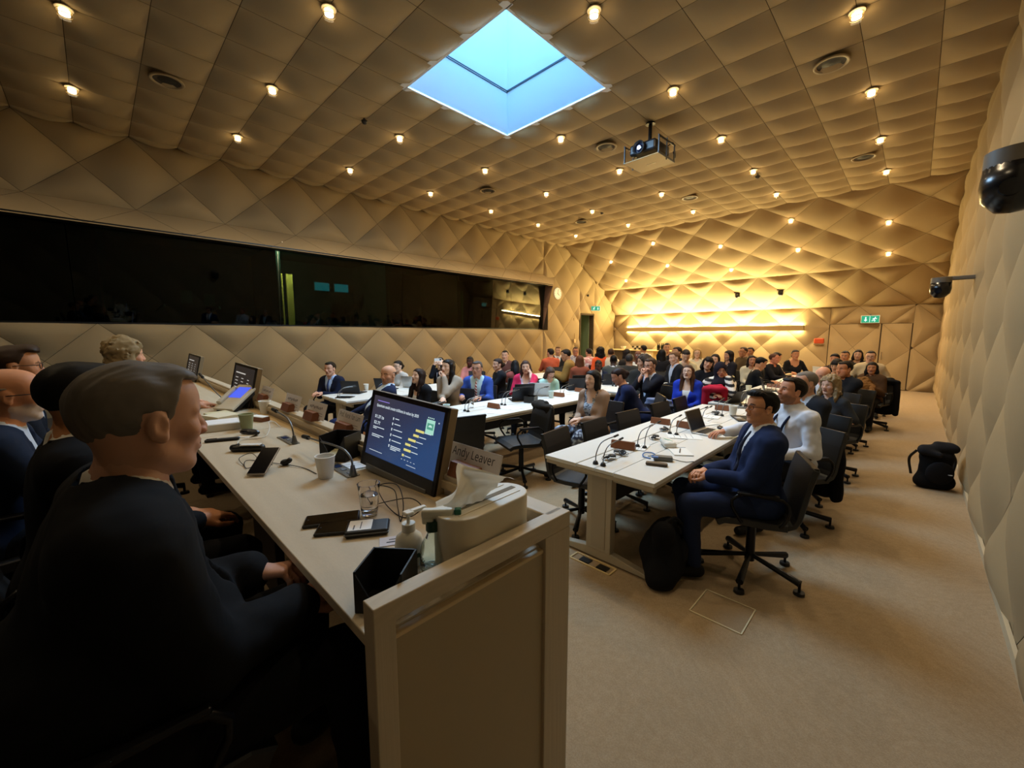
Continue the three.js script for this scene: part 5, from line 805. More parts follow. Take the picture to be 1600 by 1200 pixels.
for (const [r, n] of [['R', 9], ['M', 9], ['L', 6]]) for (let i = 0; i < n; i++) {
  const x = 2.55 + i * 0.65 + (i > 4 ? 0.3 : 0), z = TZ[r], w = `${ordW[i]} pair from the front on the ${rowName[r]} table row`, h = 0.14 + 0.05 * rnd();
  gooseneck('microphone', `far gooseneck microphone of the ${w}`, [x, z - 0.045], [x + 0.2 + 0.05 * rnd(), h, z - 0.06 + 0.05 * rnd()], TY, 'microphone', 'table microphones');
  gooseneck('microphone', `near gooseneck microphone of the ${w}`, [x, z + 0.02], [x + 0.2 + 0.06 * rnd(), h - 0.02 + 0.06 * rnd(), z + 0.02], TY, 'microphone', 'table microphones');
}
let holder0;
function holder(x, z, turn, label) {
  if (!holder0) { holder0 = thing('name_holder', label, 'name holder', [x, TY, z], R(turn), 'wooden name holders'); const s = new THREE.Shape([[-0.03, 0], [0.03, 0], [0.012, 0.062], [-0.012, 0.062]].map((p) => new THREE.Vector2(...p))); const g = new THREE.ExtrudeGeometry(s, { depth: 0.2, bevelEnabled: false }); g.translate(0, 0, -0.1); part('block', g, M.holder, holder0); part('slot', box(0.003, 0.004, 0.19, 0, 0.061, 0), mat(0x2a170c, 0.8), holder0); return holder0; }
  return copyOf(holder0, [x, TY, z], R(turn), label, 'wooden name holders');
}
for (const [i, [x, z, a]] of [[3.07, -1.7, 12], [4.22, -1.9, 4], [4.22, -1.62, -4], [5.56, -1.68, 8], [8.66, -1.8, 0]].entries()) holder(x, z, a, `empty brown wooden name holder, ${ordW[i]} along the right-hand table`);
for (const [i, [x, z, a]] of [[2.95, -3.98, 10], [3.61, -3.9, 0], [5.01, -3.92, 4], [5.68, -3.98, -4], [6.97, -4.05, 0]].entries()) holder(x, z, a, `empty brown wooden name holder, ${ordW[i]} along the middle table`);
function earphones(x, y, z, turn, label) {
  const o = thing('earphones', label, 'earphones', [x, y, z], R(turn), 'tangled earphones');
  part('earpiece', [0, 1].flatMap((i) => { const g = new THREE.TorusGeometry(0.024, 0.007, 7, 16); g.rotateX(1.1 + i * 0.5); g.translate(i * 0.05 - 0.02, 0.022, i * 0.02); return [g, cyl(0.014, 0.016, 0.014, i * 0.05 - 0.02, 0.02, i * 0.02, 12)]; }), M.dark, o);
  part('cord', tube([[-0.03, 0.012, 0], [-0.06, 0.008, 0.04], [-0.01, 0.015, 0.06], [0.05, 0.008, 0.035], [0.04, 0.02, -0.03], [-0.03, 0.006, -0.04], [-0.07, 0.006, -0.01]], 0.0022, 40, 5), M.black, o);
}
for (const [i, [x, z, a]] of [[2.72, -1.63, 10], [2.88, -1.62, 100], [3.56, -1.66, 30], [3.95, -1.72, 200], [5.2, -1.66, 70]].entries()) earphones(x, TY, z, a, `tangled black earphones, ${ordW[i]} along the right-hand table`);
function laptop(x, z, turn, c, open, label, lit) {
  const o = thing('laptop', label, 'laptop', [x, TY, z], R(turn)), m = c === 's' ? M.silver : M.laptop;
  part('base', box(0.32, 0.014, 0.22, 0, 0.008, 0.0, 0.004), m, o);
  part('keyboard', [...Array(5)].flatMap((_, j) => [...Array(12)].map((_, i) => box(0.019, 0.003, 0.015, -0.126 + i * 0.023, 0.016, -0.07 + j * 0.019))), mat(0x1a1b1e, 0.6), o);
  part('touchpad', box(0.1, 0.001, 0.065, 0, 0.0156, 0.07), mat(0x9a9b9d, 0.4), o);
  const s = part('screen_lid', box(0.32, 0.21, 0.008, 0, 0.105, 0, 0.003), m, o, [0, 0.012, -0.11], [-R(open - 90), 0, 0]);
  part('display', new THREE.PlaneGeometry(0.3, 0.19).translate(0, 0.107, 0.0045), lit ? glowM(new THREE.Color(lit), 0.5) : mat(0x100e10, 0.25), s);
  return o;
}
laptop(4.16, -1.37, -4, 's', 112, 'open silver laptop with a sticky note near the end of the right-hand table');
{ const o = thing('sticky_note', 'cream paper note lying on the silver laptop palm rest', 'note', [4.19, TY + 0.0175, -1.33], R(-4)); part('sheet', box(0.1, 0.002, 0.09, 0.05, 0.001, 0.02), mat(0xe9dcae, 0.8), o); part('lines', [box(0.07, 0.0006, 0.004, 0.05, 0.0023, 0), box(0.06, 0.0006, 0.004, 0.05, 0.0023, 0.025)], mat(0x8a815f, 0.8), o); }
laptop(5.12, -1.32, -150, 'd', 118, 'dark laptop open behind the head of the navy-suited man');
laptop(6.3, -1.85, 160, 'd', 125, 'black laptop tilted back beside the red coat');
laptop(8.15, -1.72, 20, 'd', 105, 'black laptop with its back to the camera right of the headscarf woman');
laptop(12.0, -1.5, 70, 's', 105, 'small laptop open far down the right-hand row');
laptop(4.35, -4.12, 150, 'd', 108, 'dark laptop with its lid towards the camera in front of the blue blazer man');
laptop(4.92, -4.22, 130, 's', 105, 'silver laptop with its lid towards the camera before the pink jacket');
laptop(5.85, -4.2, 140, 'd', 105, 'dark grey laptop in use by the mint green woman');
laptop(4.6, -4.32, 150, 'd', 104, 'navy laptop lid behind the dark laptop on the middle table');
laptop(2.95, -6.58, 125, 'd', 105, 'dark blue laptop in front of the young man at the left-hand table');
laptop(3.55, -6.6, 120, 'd', 108, 'dark blue laptop lid by the paper cup on the left-hand table');
laptop(4.05, -6.55, 118, 's', 105, 'grey laptop lid in front of the woman with black glasses');
laptop(6.95, -4.2, 140, 'd', 100, 'dark laptop far along the middle table behind the beige blazer');
laptop(5.6, -6.55, 130, 'd', 105, 'black laptop in front of the pink top');
function cup(x, y, z, label, s = 1, c = 0xe6e2d6) {
  const o = thing('paper_cup', label, 'cup', [x, y, z]); o.scale.setScalar(s);
  part('cup_wall', lathe([[0, 0.004], [0.028, 0.004], [0.028, 0], [0.03, 0], [0.041, 0.092], [0.043, 0.095], [0.041, 0.098], [0.0385, 0.094], [0.0285, 0.008], [0, 0.008]], 30), mat(c, 0.7), o);
  part('drink', cyl(0.034, 0.034, 0.002, 0, 0.052, 0, 24), mat(0x3a2313, 0.1), o); return o;
}
cup(5.31, TY, -1.5, 'tall white paper cup by the dark laptop on the right-hand table', 1.15);
cup(7.67, TY, -1.95, 'pale paper cup in front of the striped sweater', 1.1, 0xcfcbb0);
cup(2.98, TY, -4.08, 'pale paper cup just right of the monitor on the middle table', 1.05, 0xc9e0e0);
cup(4.83, TY, -3.92, 'pale paper cup among the laptops on the middle table', 1.05, 0xcfe3dd);
cup(3.23, TY, -6.75, 'pale paper cup on the left-hand table', 1.1);
{ // loose things on the right-hand table
  const o = thing('tissue_pack', 'white pack of wipes with a teal band on the right-hand table', 'wipes', [3.41, TY, -1.46], R(38));
  part('pack', meshField([rc(V(-0.07, 0.026, 0), V(0.07, 0.026, 0), 0.026, 0.026, 0.02), rc(V(-0.07, 0.026, 0.03), V(0.07, 0.026, 0.03), 0.024, 0.024, 0.03), rc(V(-0.07, 0.026, -0.03), V(0.07, 0.026, -0.03), 0.024, 0.024, 0.03)], 0.006, null, (a, b, c) => 0.003 * noise.noise(a * 30, b * 30, c * 30)), mat(0xdcdad0, 0.5), o);
  part('band', tube([[-0.075, 0.03, 0.045], [-0.04, 0.052, 0.02], [0.0, 0.054, -0.01], [0.06, 0.05, -0.03]], 0.005, 16, 6), mat(0x5fb39a, 0.5), o);
  const n = thing('notepad', 'white notepad with a dark pen on it on the right-hand table', 'notepad', [3.3, TY, -1.31], R(-52)); part('pages', box(0.15, 0.008, 0.23, 0, 0.004, 0, 0.001), M.paper, n); part('cover_edge', box(0.15, 0.002, 0.012, 0, 0.009, -0.108), mat(0x9aa6b4, 0.5), n);
  const pen = thing('pen', 'dark pen lying across the white notepad', 'pen', [3.3, TY + 0.012, -1.31], R(20)); part('barrel', cyl(0.004, 0.004, 0.12, 0, 0, 0, 10).rotateZ(Math.PI / 2), M.dark, pen); part('tip', cyl(0.001, 0.004, 0.014, 0, 0, 0, 10).rotateZ(-Math.PI / 2).translate(0.067, 0, 0), M.chrome, pen);
  const d = thing('glasses_case', 'long brown pouch lying at the near edge of the right-hand table', 'case', [2.83, TY, -1.29], R(-68)); part('case', box(0.155, 0.022, 0.05, 0, 0.011, 0, 0.011), mat(0x4a3c30, 0.4), d); part('seam', box(0.15, 0.002, 0.052, 0, 0.011, 0, 0.001), mat(0x1d1712, 0.6), d);
  const e = thing('power_bank', 'grey adapter box with a cable on the right-hand table', 'adapter', [2.98, TY, -1.31], R(-62)); part('body', box(0.14, 0.035, 0.062, 0, 0.018, 0, 0.01), mat(0x5c5b58, 0.5), e); part('cable', tube([[0.07, 0.015, 0], [0.12, 0.006, 0.0], [0.17, 0.005, 0.01], [0.22, 0.01, 0.0]], 0.003, 20, 6), M.black, e); part('badge_clip', box(0.05, 0.012, 0.03, -0.06, 0.03, 0.03, 0.004), mat(0x4a78b8, 0.4), e);
  const l = thing('lanyard', 'blue lanyard strap coiled beside the grey adapter', 'lanyard', [3.0, TY, -1.44]); part('strap', tube([[0, 0.004, 0], [0.06, 0.006, 0.03], [0.1, 0.004, -0.02], [0.04, 0.01, -0.05], [-0.04, 0.004, -0.02], [-0.06, 0.006, 0.05]], 0.005, 36, 5), mat(0x3c6fb0, 0.6), l); part('clip', box(0.012, 0.006, 0.03, 0.0, 0.008, 0.02, 0.002), M.chrome, l);
  const m = thing('mouse', 'dark computer mouse under the white-shirted man\'s hand', 'mouse', [4.43, TY, -1.36], R(-60)); part('shell', meshField([el(V(0, 0.008, 0), V(0.03, 0.022, 0.05), 0.01)], 0.006, (x, y, z) => 0.0 - y), mat(0x2a2522, 0.4), m); part('wheel', cyl(0.006, 0.006, 0.006, 0, 0.027, -0.025, 10).rotateZ(0), M.black, m);
  for (const [i, [x, z, a, w, h]] of [[3.2, -1.62, 12, 0.2, 0.14], [3.85, -1.5, 30, 0.21, 0.3], [4.6, -1.62, -20, 0.21, 0.3], [5.0, -1.7, 8, 0.21, 0.3], [6.9, -1.8, 14, 0.21, 0.3], [7.3, -1.4, -18, 0.21, 0.3]].entries()) { const s = thing('paper_sheet', `white paper sheet lying flat, ${ordW[i]} along the right-hand table`, 'paper', [x, TY, z], R(a), 'papers on the right-hand table'); part('sheet', box(w, 0.0015, h, 0, 0.001, 0), M.paper, s); part('print', [0, 1, 2, 3].map((k) => box(w * 0.7, 0.0004, 0.004, 0, 0.002, -h * 0.3 + k * h * 0.18)), mat(0x77777a, 0.9), s); }
  for (const [i, [x, z, a]] of [[3.4, -3.68, 30], [3.75, -3.75, 6], [5.75, -3.66, -12]].entries()) { const s = thing('paper_sheet', `white paper sheet with print, ${ordW[i]} along the middle table`, 'paper', [x, TY, z], R(a), 'papers on the middle table'); part('sheet', box(0.21, 0.0015, 0.3, 0, 0.001, 0), M.paper, s); part('print', [0, 1, 2, 3].map((k) => box(0.15, 0.0004, 0.004, 0, 0.002, -0.09 + k * 0.054)), mat(0x77777a, 0.9), s); }
  const b = thing('desk_box', 'small open black box on the middle table among the laptops', 'box', [4.3, TY, -3.86], R(20)); part('sides', [box(0.15, 0.09, 0.005, 0, 0.045, -0.075), box(0.15, 0.09, 0.005, 0, 0.045, 0.075), box(0.005, 0.09, 0.15, -0.075, 0.045, 0), box(0.005, 0.09, 0.15, 0.075, 0.045, 0)], M.black, b); part('bottom', box(0.15, 0.004, 0.15, 0, 0.002, 0), M.black, b);
  const g = thing('water_glass', 'clear glass of water on the middle table before the blue blazer', 'glass', [3.4, TY, -4.1]); part('glass', lathe([[0, 0.004], [0.025, 0.004], [0.027, 0], [0.034, 0.12], [0.031, 0.12], [0.025, 0.008], [0, 0.008]], 24), M.glass, g); part('water', cyl(0.029, 0.026, 0.07, 0, 0.045, 0, 20), mat(0xffffff, 0, 0, { transmission: 1, thickness: 0.05, ior: 1.33 }), g);
  const t = thing('tablet', 'dark tablet lying at the corner of the left-hand table', 'tablet', [2.62, TY, -6.2], R(40)); part('case', box(0.17, 0.008, 0.24, 0, 0.004, 0, 0.003), M.dark, t); part('screen', box(0.15, 0.001, 0.21, 0, 0.0085, 0), mat(0x0b0c10, 0.1), t);
}
{ // phone held up in the left row
  const p = phoneW.handW, c = p[0].clone().add(p[1]).multiplyScalar(0.5); const o = thing('phone', 'white phone held up by the person taking a photo', 'phone', c.add(V(0, 0.1, 0)).toArray(), R(-48)); part('case', box(0.15, 0.075, 0.009, 0, 0, 0, 0.004), mat(0xe6e3df, 0.3), o); part('camera_bump', box(0.03, 0.03, 0.004, 0.05, 0.015, 0.006, 0.001), M.black, o);
}
{ // buffet along the back wall
  const o = thing('buffet_counter', 'pale buffet counter with dark panels against the back wall', 'counter', [16.4, 0, -8.75]); part('worktop', box(0.6, 0.04, 2.2, 0, 1.04, 0, 0.006), mat(0xd9c58f, 0.4), o); part('front_panel', [box(0.5, 1.0, 0.66, 0, 0.52, -0.7), box(0.5, 1.0, 0.66, 0, 0.52, 0.0)], mat(0x4a3f30, 0.7), o); part('end_panel', [box(0.54, 1.02, 0.36, 0, 0.51, 0.85), box(0.54, 1.02, 0.08, 0, 0.51, -1.06)], mat(0xd6c08a, 0.6), o);
  for (let i = 0; i < 6; i++) for (let k = 0; k < 2; k++) { const c = thing('cup_stack', `small dark and white cups stacked on the buffet counter, ${k ? 'front' : 'rear'} row, ${ordW[i]} from the left`, 'cups', [16.3 + k * 0.13, 1.06, -8.72 + i * 0.1], 0, 'cup stacks on the buffet'); part('cup', lathe([[0, 0], [0.03, 0], [0.04, 0.08], [0.037, 0.08], [0.028, 0.006], [0, 0.006]], 16), mat(i % 2 ? 0x1d1a18 : 0xe4dcc8, 0.5), c); part('upper_cup', lathe([[0, 0.085], [0.03, 0.085], [0.04, 0.16], [0.037, 0.16], [0, 0.1]], 16), mat(i % 2 ? 0xe4dcc8 : 0x1d1a18, 0.5), c); }
  for (let i = 0; i < 5; i++) { const b = thing('bottle', `slim dark bottle, ${ordW[i]} from the left in the cluster on the back counter`, 'bottle', [16.35, 1.06, -7.62 + i * 0.085 - (i % 2) * 0.02], 0, 'bottles on the buffet'); part('bottle', lathe([[0, 0], [0.034, 0], [0.036, 0.15], [0.03, 0.2], [0.014, 0.24], [0.014, 0.3], [0, 0.3]], 18), mat(i % 2 ? 0x2a1c10 : 0x16241a, 0.12), b); part('cap', cyl(0.0155, 0.0155, 0.03, 0, 0.305, 0, 14), mat(0xb9a26a, 0.4), b); }
  const n = thing('side_table', 'narrow counter extension under the bottles', 'counter', [16.35, 0, -7.45]); part('top', box(0.4, 0.04, 0.7, 0, 1.04, 0, 0.005), mat(0xd9c58f, 0.4), n); for (const [a, b] of [[-0.17, -0.3], [0.17, -0.3], [-0.17, 0.3], [0.17, 0.3]]) part('leg', box(0.04, 1.02, 0.04, a, 0.51, b), mat(0xcdb884, 0.5), n);
  const w = thing('lamp_shade', 'small white bowl at the left end of the buffet counter', 'bowl', [16.35, 1.06, -9.2]); w.name = 'bowl'; part('bowl', lathe([[0, 0.0], [0.06, 0.0], [0.1, 0.08], [0.12, 0.13], [0.112, 0.13], [0.05, 0.015], [0, 0.015]], 24), M.white, w); part('rim', new THREE.TorusGeometry(0.116, 0.006, 6, 28).rotateX(Math.PI / 2).translate(0, 0.13, 0), M.white, w);
  const h = thing('wall_phone', 'small pale wall handset with a hanging cord left of the doorway', 'handset', [13.95, 1.44, ZL + 0.09]); part('body', box(0.12, 0.16, 0.06, 0, 0, 0, 0.015), mat(0xc9a878, 0.5), h); part('cord', [tube([[0, 0.08, 0], [0.01, 0.5, -0.03], [0.0, 0.95, -0.05]], 0.008, 12, 5), tube([[0, -0.08, 0], [0.03, -0.2, 0.01], [-0.02, -0.3, 0.01]], 0.006, 12, 5)], mat(0x8f7044, 0.6), h);
}
// ------------------------------------------------------------------ the speakers' desk
const DY = 1.08, DX0 = 0.34, DX1 = 0.905, DZ0 = -0.74, DZ1 = -7.6;
{
  const o = thing('speakers_desk', 'long pale oak speakers desk with a raised front rail and slotted end panel', 'desk'), L = DZ0 - DZ1, zc = (DZ0 + DZ1) / 2;
  for (let i = 0; i < 3; i++) part('desk_top', box(DX1 - DX0, 0.028, L / 3 - 0.004, (DX0 + DX1) / 2, DY - 0.014, DZ0 - L / 6 - i * L / 3, 0.003), M.desk, o).geometry.attributes.uv;
  part('inlay', [box(0.055, 0.0016, L - 0.1, 0.868, DY + 0.0006, zc)], M.oak, o);
  part('front_rail', [box(0.075, 0.42, L, 0.945, 0.95, zc, 0.006)], M.desk, o);
  part('rail_ledge', [box(0.018, 0.03, L - 0.3, 0.902, DY + 0.045, zc - 0.1)], mat(0xb9a684, 0.6), o);
  part('front_panel', box(0.03, 0.9, L - 0.02, 0.975, 0.47, zc), mat(0xa89878, 0.6), o);
  // end panel: rim, slot and recessed door
  const rimX = (x0, x1, y0, y1) => box(x1 - x0, y1 - y0, 0.045, (x0 + x1) / 2, (y0 + y1) / 2, DZ0 - 0.0, 0.003);
  part('end_panel', [rimX(DX0 - 0.003, 0.386, 0, 1.118), rimX(0.868, 0.985, 0, 1.112), rimX(DX0 - 0.003, 0.985, 1.112, 1.16)], M.desk, o);
  part('end_infill', [box(0.49, 1.072, 0.03, 0.627, 0.538, DZ0 - 0.004, 0.002)], mat(0xa99879, 0.6), o);
  part('slot_lip', [box(0.482, 0.012, 0.05, 0.627, 1.07, DZ0 - 0.01, 0.003)], M.oak, o);
  for (const z of [-3, -5.4]) part('support', box(0.05, DY - 0.03, 0.5, 0.7, (DY - 0.03) / 2, z), M.dark, o);
}
function screenTex() {
  return canvasTex(1024, 704, (c, w, h) => {
    const g = c.createLinearGradient(0, 0, w * 0.5, h); g.addColorStop(0, '#463f48'); g.addColorStop(0.5, '#363c58'); g.addColorStop(1, '#2f4c7c'); c.fillStyle = g; c.fillRect(0, 0, w, h);
    c.fillStyle = '#9f8cf0'; c.font = 'bold 16px sans-serif'; c.fillRect(62, 52, 190, 9);
    c.fillStyle = '#e9f7ff'; c.font = 'bold 44px sans-serif'; c.fillText('Quantum could create trillions in value by 2035', 58, 128, 640);
    c.font = 'bold 52px sans-serif'; c.fillText('$1.3T to', 58, 262, 150); c.fillText('$2.7T', 58, 334, 104);
    const bar = (x, y, l, t = 9) => c.fillRect(x, y, l, t);
    bar(58, 362, 180); bar(58, 380, 60); bar(58, 452, 190); bar(58, 472, 130); bar(58, 640, 210, 6);
    [208, 268, 330, 394, 456, 518].forEach((y, i) => { c.beginPath(); c.arc(352, y, 9, 0, 7); c.fill(); bar(346, y + 6, 12, 16); bar(378, y - 2, [60, 92, 130, 142, 140, 150][i]); if (i === 5) { bar(378, y + 16, 150); bar(378, y + 34, 90); } });
    c.fillStyle = '#f4e88a'; [[690, 262, 112], [668, 320, 76], [610, 380, 104], [580, 440, 76], [572, 502, 100], [560, 566, 30]].forEach(([x, y, l]) => { c.fillRect(x, y - 12, l, 26); c.fillStyle = '#e9f7ff'; c.fillRect(x + l + 6, y - 2, 90, 8); c.fillStyle = '#f4e88a'; });
    c.fillStyle = '#b9f3df'; c.fillRect(812, 112, 108, 150); c.fillStyle = '#5fae96'; c.fillRect(826, 150, 80, 66); c.fillStyle = '#d6fff2'; for (let i = 0; i < 4; i++) c.fillRect(822 + i * 22, 88, 12, 12); c.beginPath(); c.arc(866, 190, 24, Math.PI, 0); c.fill();
    c.fillStyle = '#dfe9f5'; for (let i = 0; i < 5; i++) bar(556 + i * 44, 610, 18, 6); bar(640, 652, 130, 6); c.fillRect(960, 118, 14, 14);
  });
}
function deskMonitor(z, label, on) {
  const o = thing('desk_monitor', label, 'monitor', [0.842, DY + 0.014, z]), tilt = R(-12.2), W = 0.53, H = 0.345;
  o.rotation.set(0.05, 0.08, 0); // face looks towards -x, leaning back
  const bake = (g) => { g.rotateY(-Math.PI / 2); const m = new THREE.Matrix4().makeRotationZ(tilt); g.applyMatrix4(m); return g; };
  part('housing', bake(box(W, H, 0.045, 0, H / 2, -0.024, 0.006)), mat(0x8d7a5c, 0.5), o);
  part('bezel', [bake(box(W, 0.02, 0.012, 0, H - 0.01, 0.002)), bake(box(W, 0.055, 0.012, 0, 0.028, 0.002)), bake(box(0.018, H, 0.012, -W / 2 + 0.009, H / 2, 0.002)), bake(box(0.018, H, 0.012, W / 2 - 0.009, H / 2, 0.002))], mat(0x14110f, 0.3), o);
  const m = new THREE.MeshStandardMaterial({ color: 0x101010, roughness: 0.25, emissiveMap: on }); m.emissive.set(1, 1, 1); m.emissiveIntensity = 0.6;
  part('screen', bake(new THREE.PlaneGeometry(W - 0.036, H - 0.075).translate(0, H / 2 + 0.0175, 0.0035)), m, o);
  part('foot', box(0.09, 0.03, W - 0.1, 0.035, -0.0, 0, 0.003), M.greyMetal, o);
  const l = new THREE.RectAreaLight(new THREE.Color(0.5, 0.62, 1), 0.25, W - 0.05, H - 0.08); l.position.set(0.8, DY + 0.21, z); l.lookAt(-1, DY + 0.5, z); scene.add(l);
}
const slide = screenTex();
const dark2 = canvasTex(512, 352, (c, w, h) => { c.fillStyle = '#2b2626'; c.fillRect(0, 0, w, h); c.fillStyle = '#cfc9c0'; c.fillRect(40, 70, 250, 14); for (let i = 0; i < 5; i++) for (let k = 0; k < 3; k++) c.fillRect(50 + k * 150, 130 + i * 38, 70 - k * 12, 8); });
deskMonitor(-1.53, 'large monitor set in the desk showing a blue presentation slide', slide);
deskMonitor(-4.22, 'dark-slide monitor further along the speakers desk', dark2);
deskMonitor(-6.9, 'far monitor at the end of the speakers desk', dark2);
function plate(z, lines, label, turn = 0, x = 0.94) {
  const o = thing('name_plate', label, 'name plate', [x, 1.161, z], R(turn));
  const t = canvasTex(1024, 330, (c, w, h) => { c.fillStyle = '#d9d2cf'; c.fillRect(0, 0, w, h); c.fillStyle = '#2c2a2c'; c.textAlign = 'center'; if (lines[0]) { c.font = `${lines[2] || 130}px sans-serif`; c.fillText(lines[0], w / 2, lines[3] || 150, w * 0.86); } else { c.fillStyle = '#6b6667'; for (let i = 0; i < 9; i++) c.fillRect(150 + i * 80, 90 - (i % 3) * 8, 46, 46 + (i % 2) * 12); } c.fillStyle = '#8f898a'; if (lines[1]) for (let k = 0; k < 2; k++) for (let i = 0; i < 13; i++) c.fillRect(110 + i * 62 + k * 20, 205 + k * 44, 48, 15); });
  const card = part('card', box(0.003, 0.105, 0.31, 0.0, 0.06, 0), mat(0xd6cfca, 0.8), o, [0, 0, 0], [0, 0, -0.3]);
  const f = new THREE.PlaneGeometry(0.308, 0.1); f.rotateY(-Math.PI / 2); f.translate(-0.0022, 0.06, 0); part('print', f, new THREE.MeshStandardMaterial({ map: t, roughness: 0.85 }), card);
  const s = new THREE.Shape([[-0.034, 0], [0.03, 0], [0.014, 0.052], [-0.016, 0.052]].map((p) => new THREE.Vector2(...p))), g = new THREE.ExtrudeGeometry(s, { depth: 0.15, bevelEnabled: false }); g.translate(-0.012, 0, -0.075); part('wooden_holder', g, M.holder, o);
  return o;
}
plate(-1.175, ['Andy Leaver', 0, 150, 145], 'white name plate behind the tissue box, nearest of the row', 0, 0.955);
plate(-2.23, ['Prof. Kwok Yan Lam', 1, 130, 120], 'white name plate left of the big monitor with two lines of print');
plate(-2.72, ['', 1], 'white name plate with faint print, third from the near end of the rail');
plate(-3.17, ['', 1], 'white name plate with small bold print, fourth from the near end of the rail');
plate(-3.8, ['', 1], 'white name plate standing right of the white desk phone');
plate(-4.55, ['', 1], 'white name plate at the far end of the rail, furthest from the camera');
{ // microphone strips let into the desk
  const f = (z, arm, label) => {
    const o = thing('desk_microphone', label, 'microphone', [0.745, DY, z]);
    part('control_strip', box(0.055, 0.006, 0.24, 0, 0.003, -0.11, 0.002), M.steel, o); part('button', [box(0.02, 0.004, 0.03, 0, 0.007, -0.03, 0.001), box(0.02, 0.004, 0.03, 0, 0.007, -0.1, 0.001)], mat(0x6f7682, 0.4), o);
    part('display', box(0.03, 0.002, 0.05, 0, 0.007, -0.17), mat(0x26355c, 0.15), o);
    part('neck_base', lathe([[0, 0.05], [0.008, 0.05], [0.016, 0.01], [0.018, 0], [0, 0]], 16), M.greyMetal, o);
    part('neck', tube(arm, 0.0048, 40, 8), M.greyMetal, o);
    const n = arm.length, a = V(...arm[n - 1]), d = a.clone().sub(V(...arm[n - 2])).normalize(); part('microphone_head', tube([a.toArray(), a.clone().addScaledVector(d, 0.03).toArray(), a.clone().addScaledVector(d, 0.075).toArray()], 0.011, 8, 12), M.dark, o);
  };
  f(-1.72, [[0, 0.03, 0], [0, 0.075, -0.01], [-0.005, 0.105, -0.06], [-0.01, 0.11, -0.14], [-0.01, 0.098, -0.32], [-0.01, 0.085, -0.5]], 'gooseneck desk microphone bent low over the paper cup');
  f(-2.48, [[0, 0.03, 0], [0.0, 0.09, -0.02], [0, 0.13, -0.08], [0, 0.145, -0.2], [0, 0.15, -0.3]], 'gooseneck desk microphone standing in front of the faint name plate');
  f(-4.0, [[0, 0.03, 0], [-0.03, 0.07, -0.04], [-0.07, 0.13, -0.14], [-0.1, 0.2, -0.28], [-0.12, 0.25, -0.4]], 'silver gooseneck desk microphone crossing in front of the white desk phone');
}
cup(0.655, DY + 0.001, -1.79, 'white paper cup beside the low desk microphone', 1.0);
cup(0.89, DY + 0.001, -3.62, 'white paper cup by the rail next to the desk phone', 1.05);
cup(0.65, DY + 0.001, -3.1, 'green patterned paper cup on the speakers desk', 1.05, 0x9aa07a);
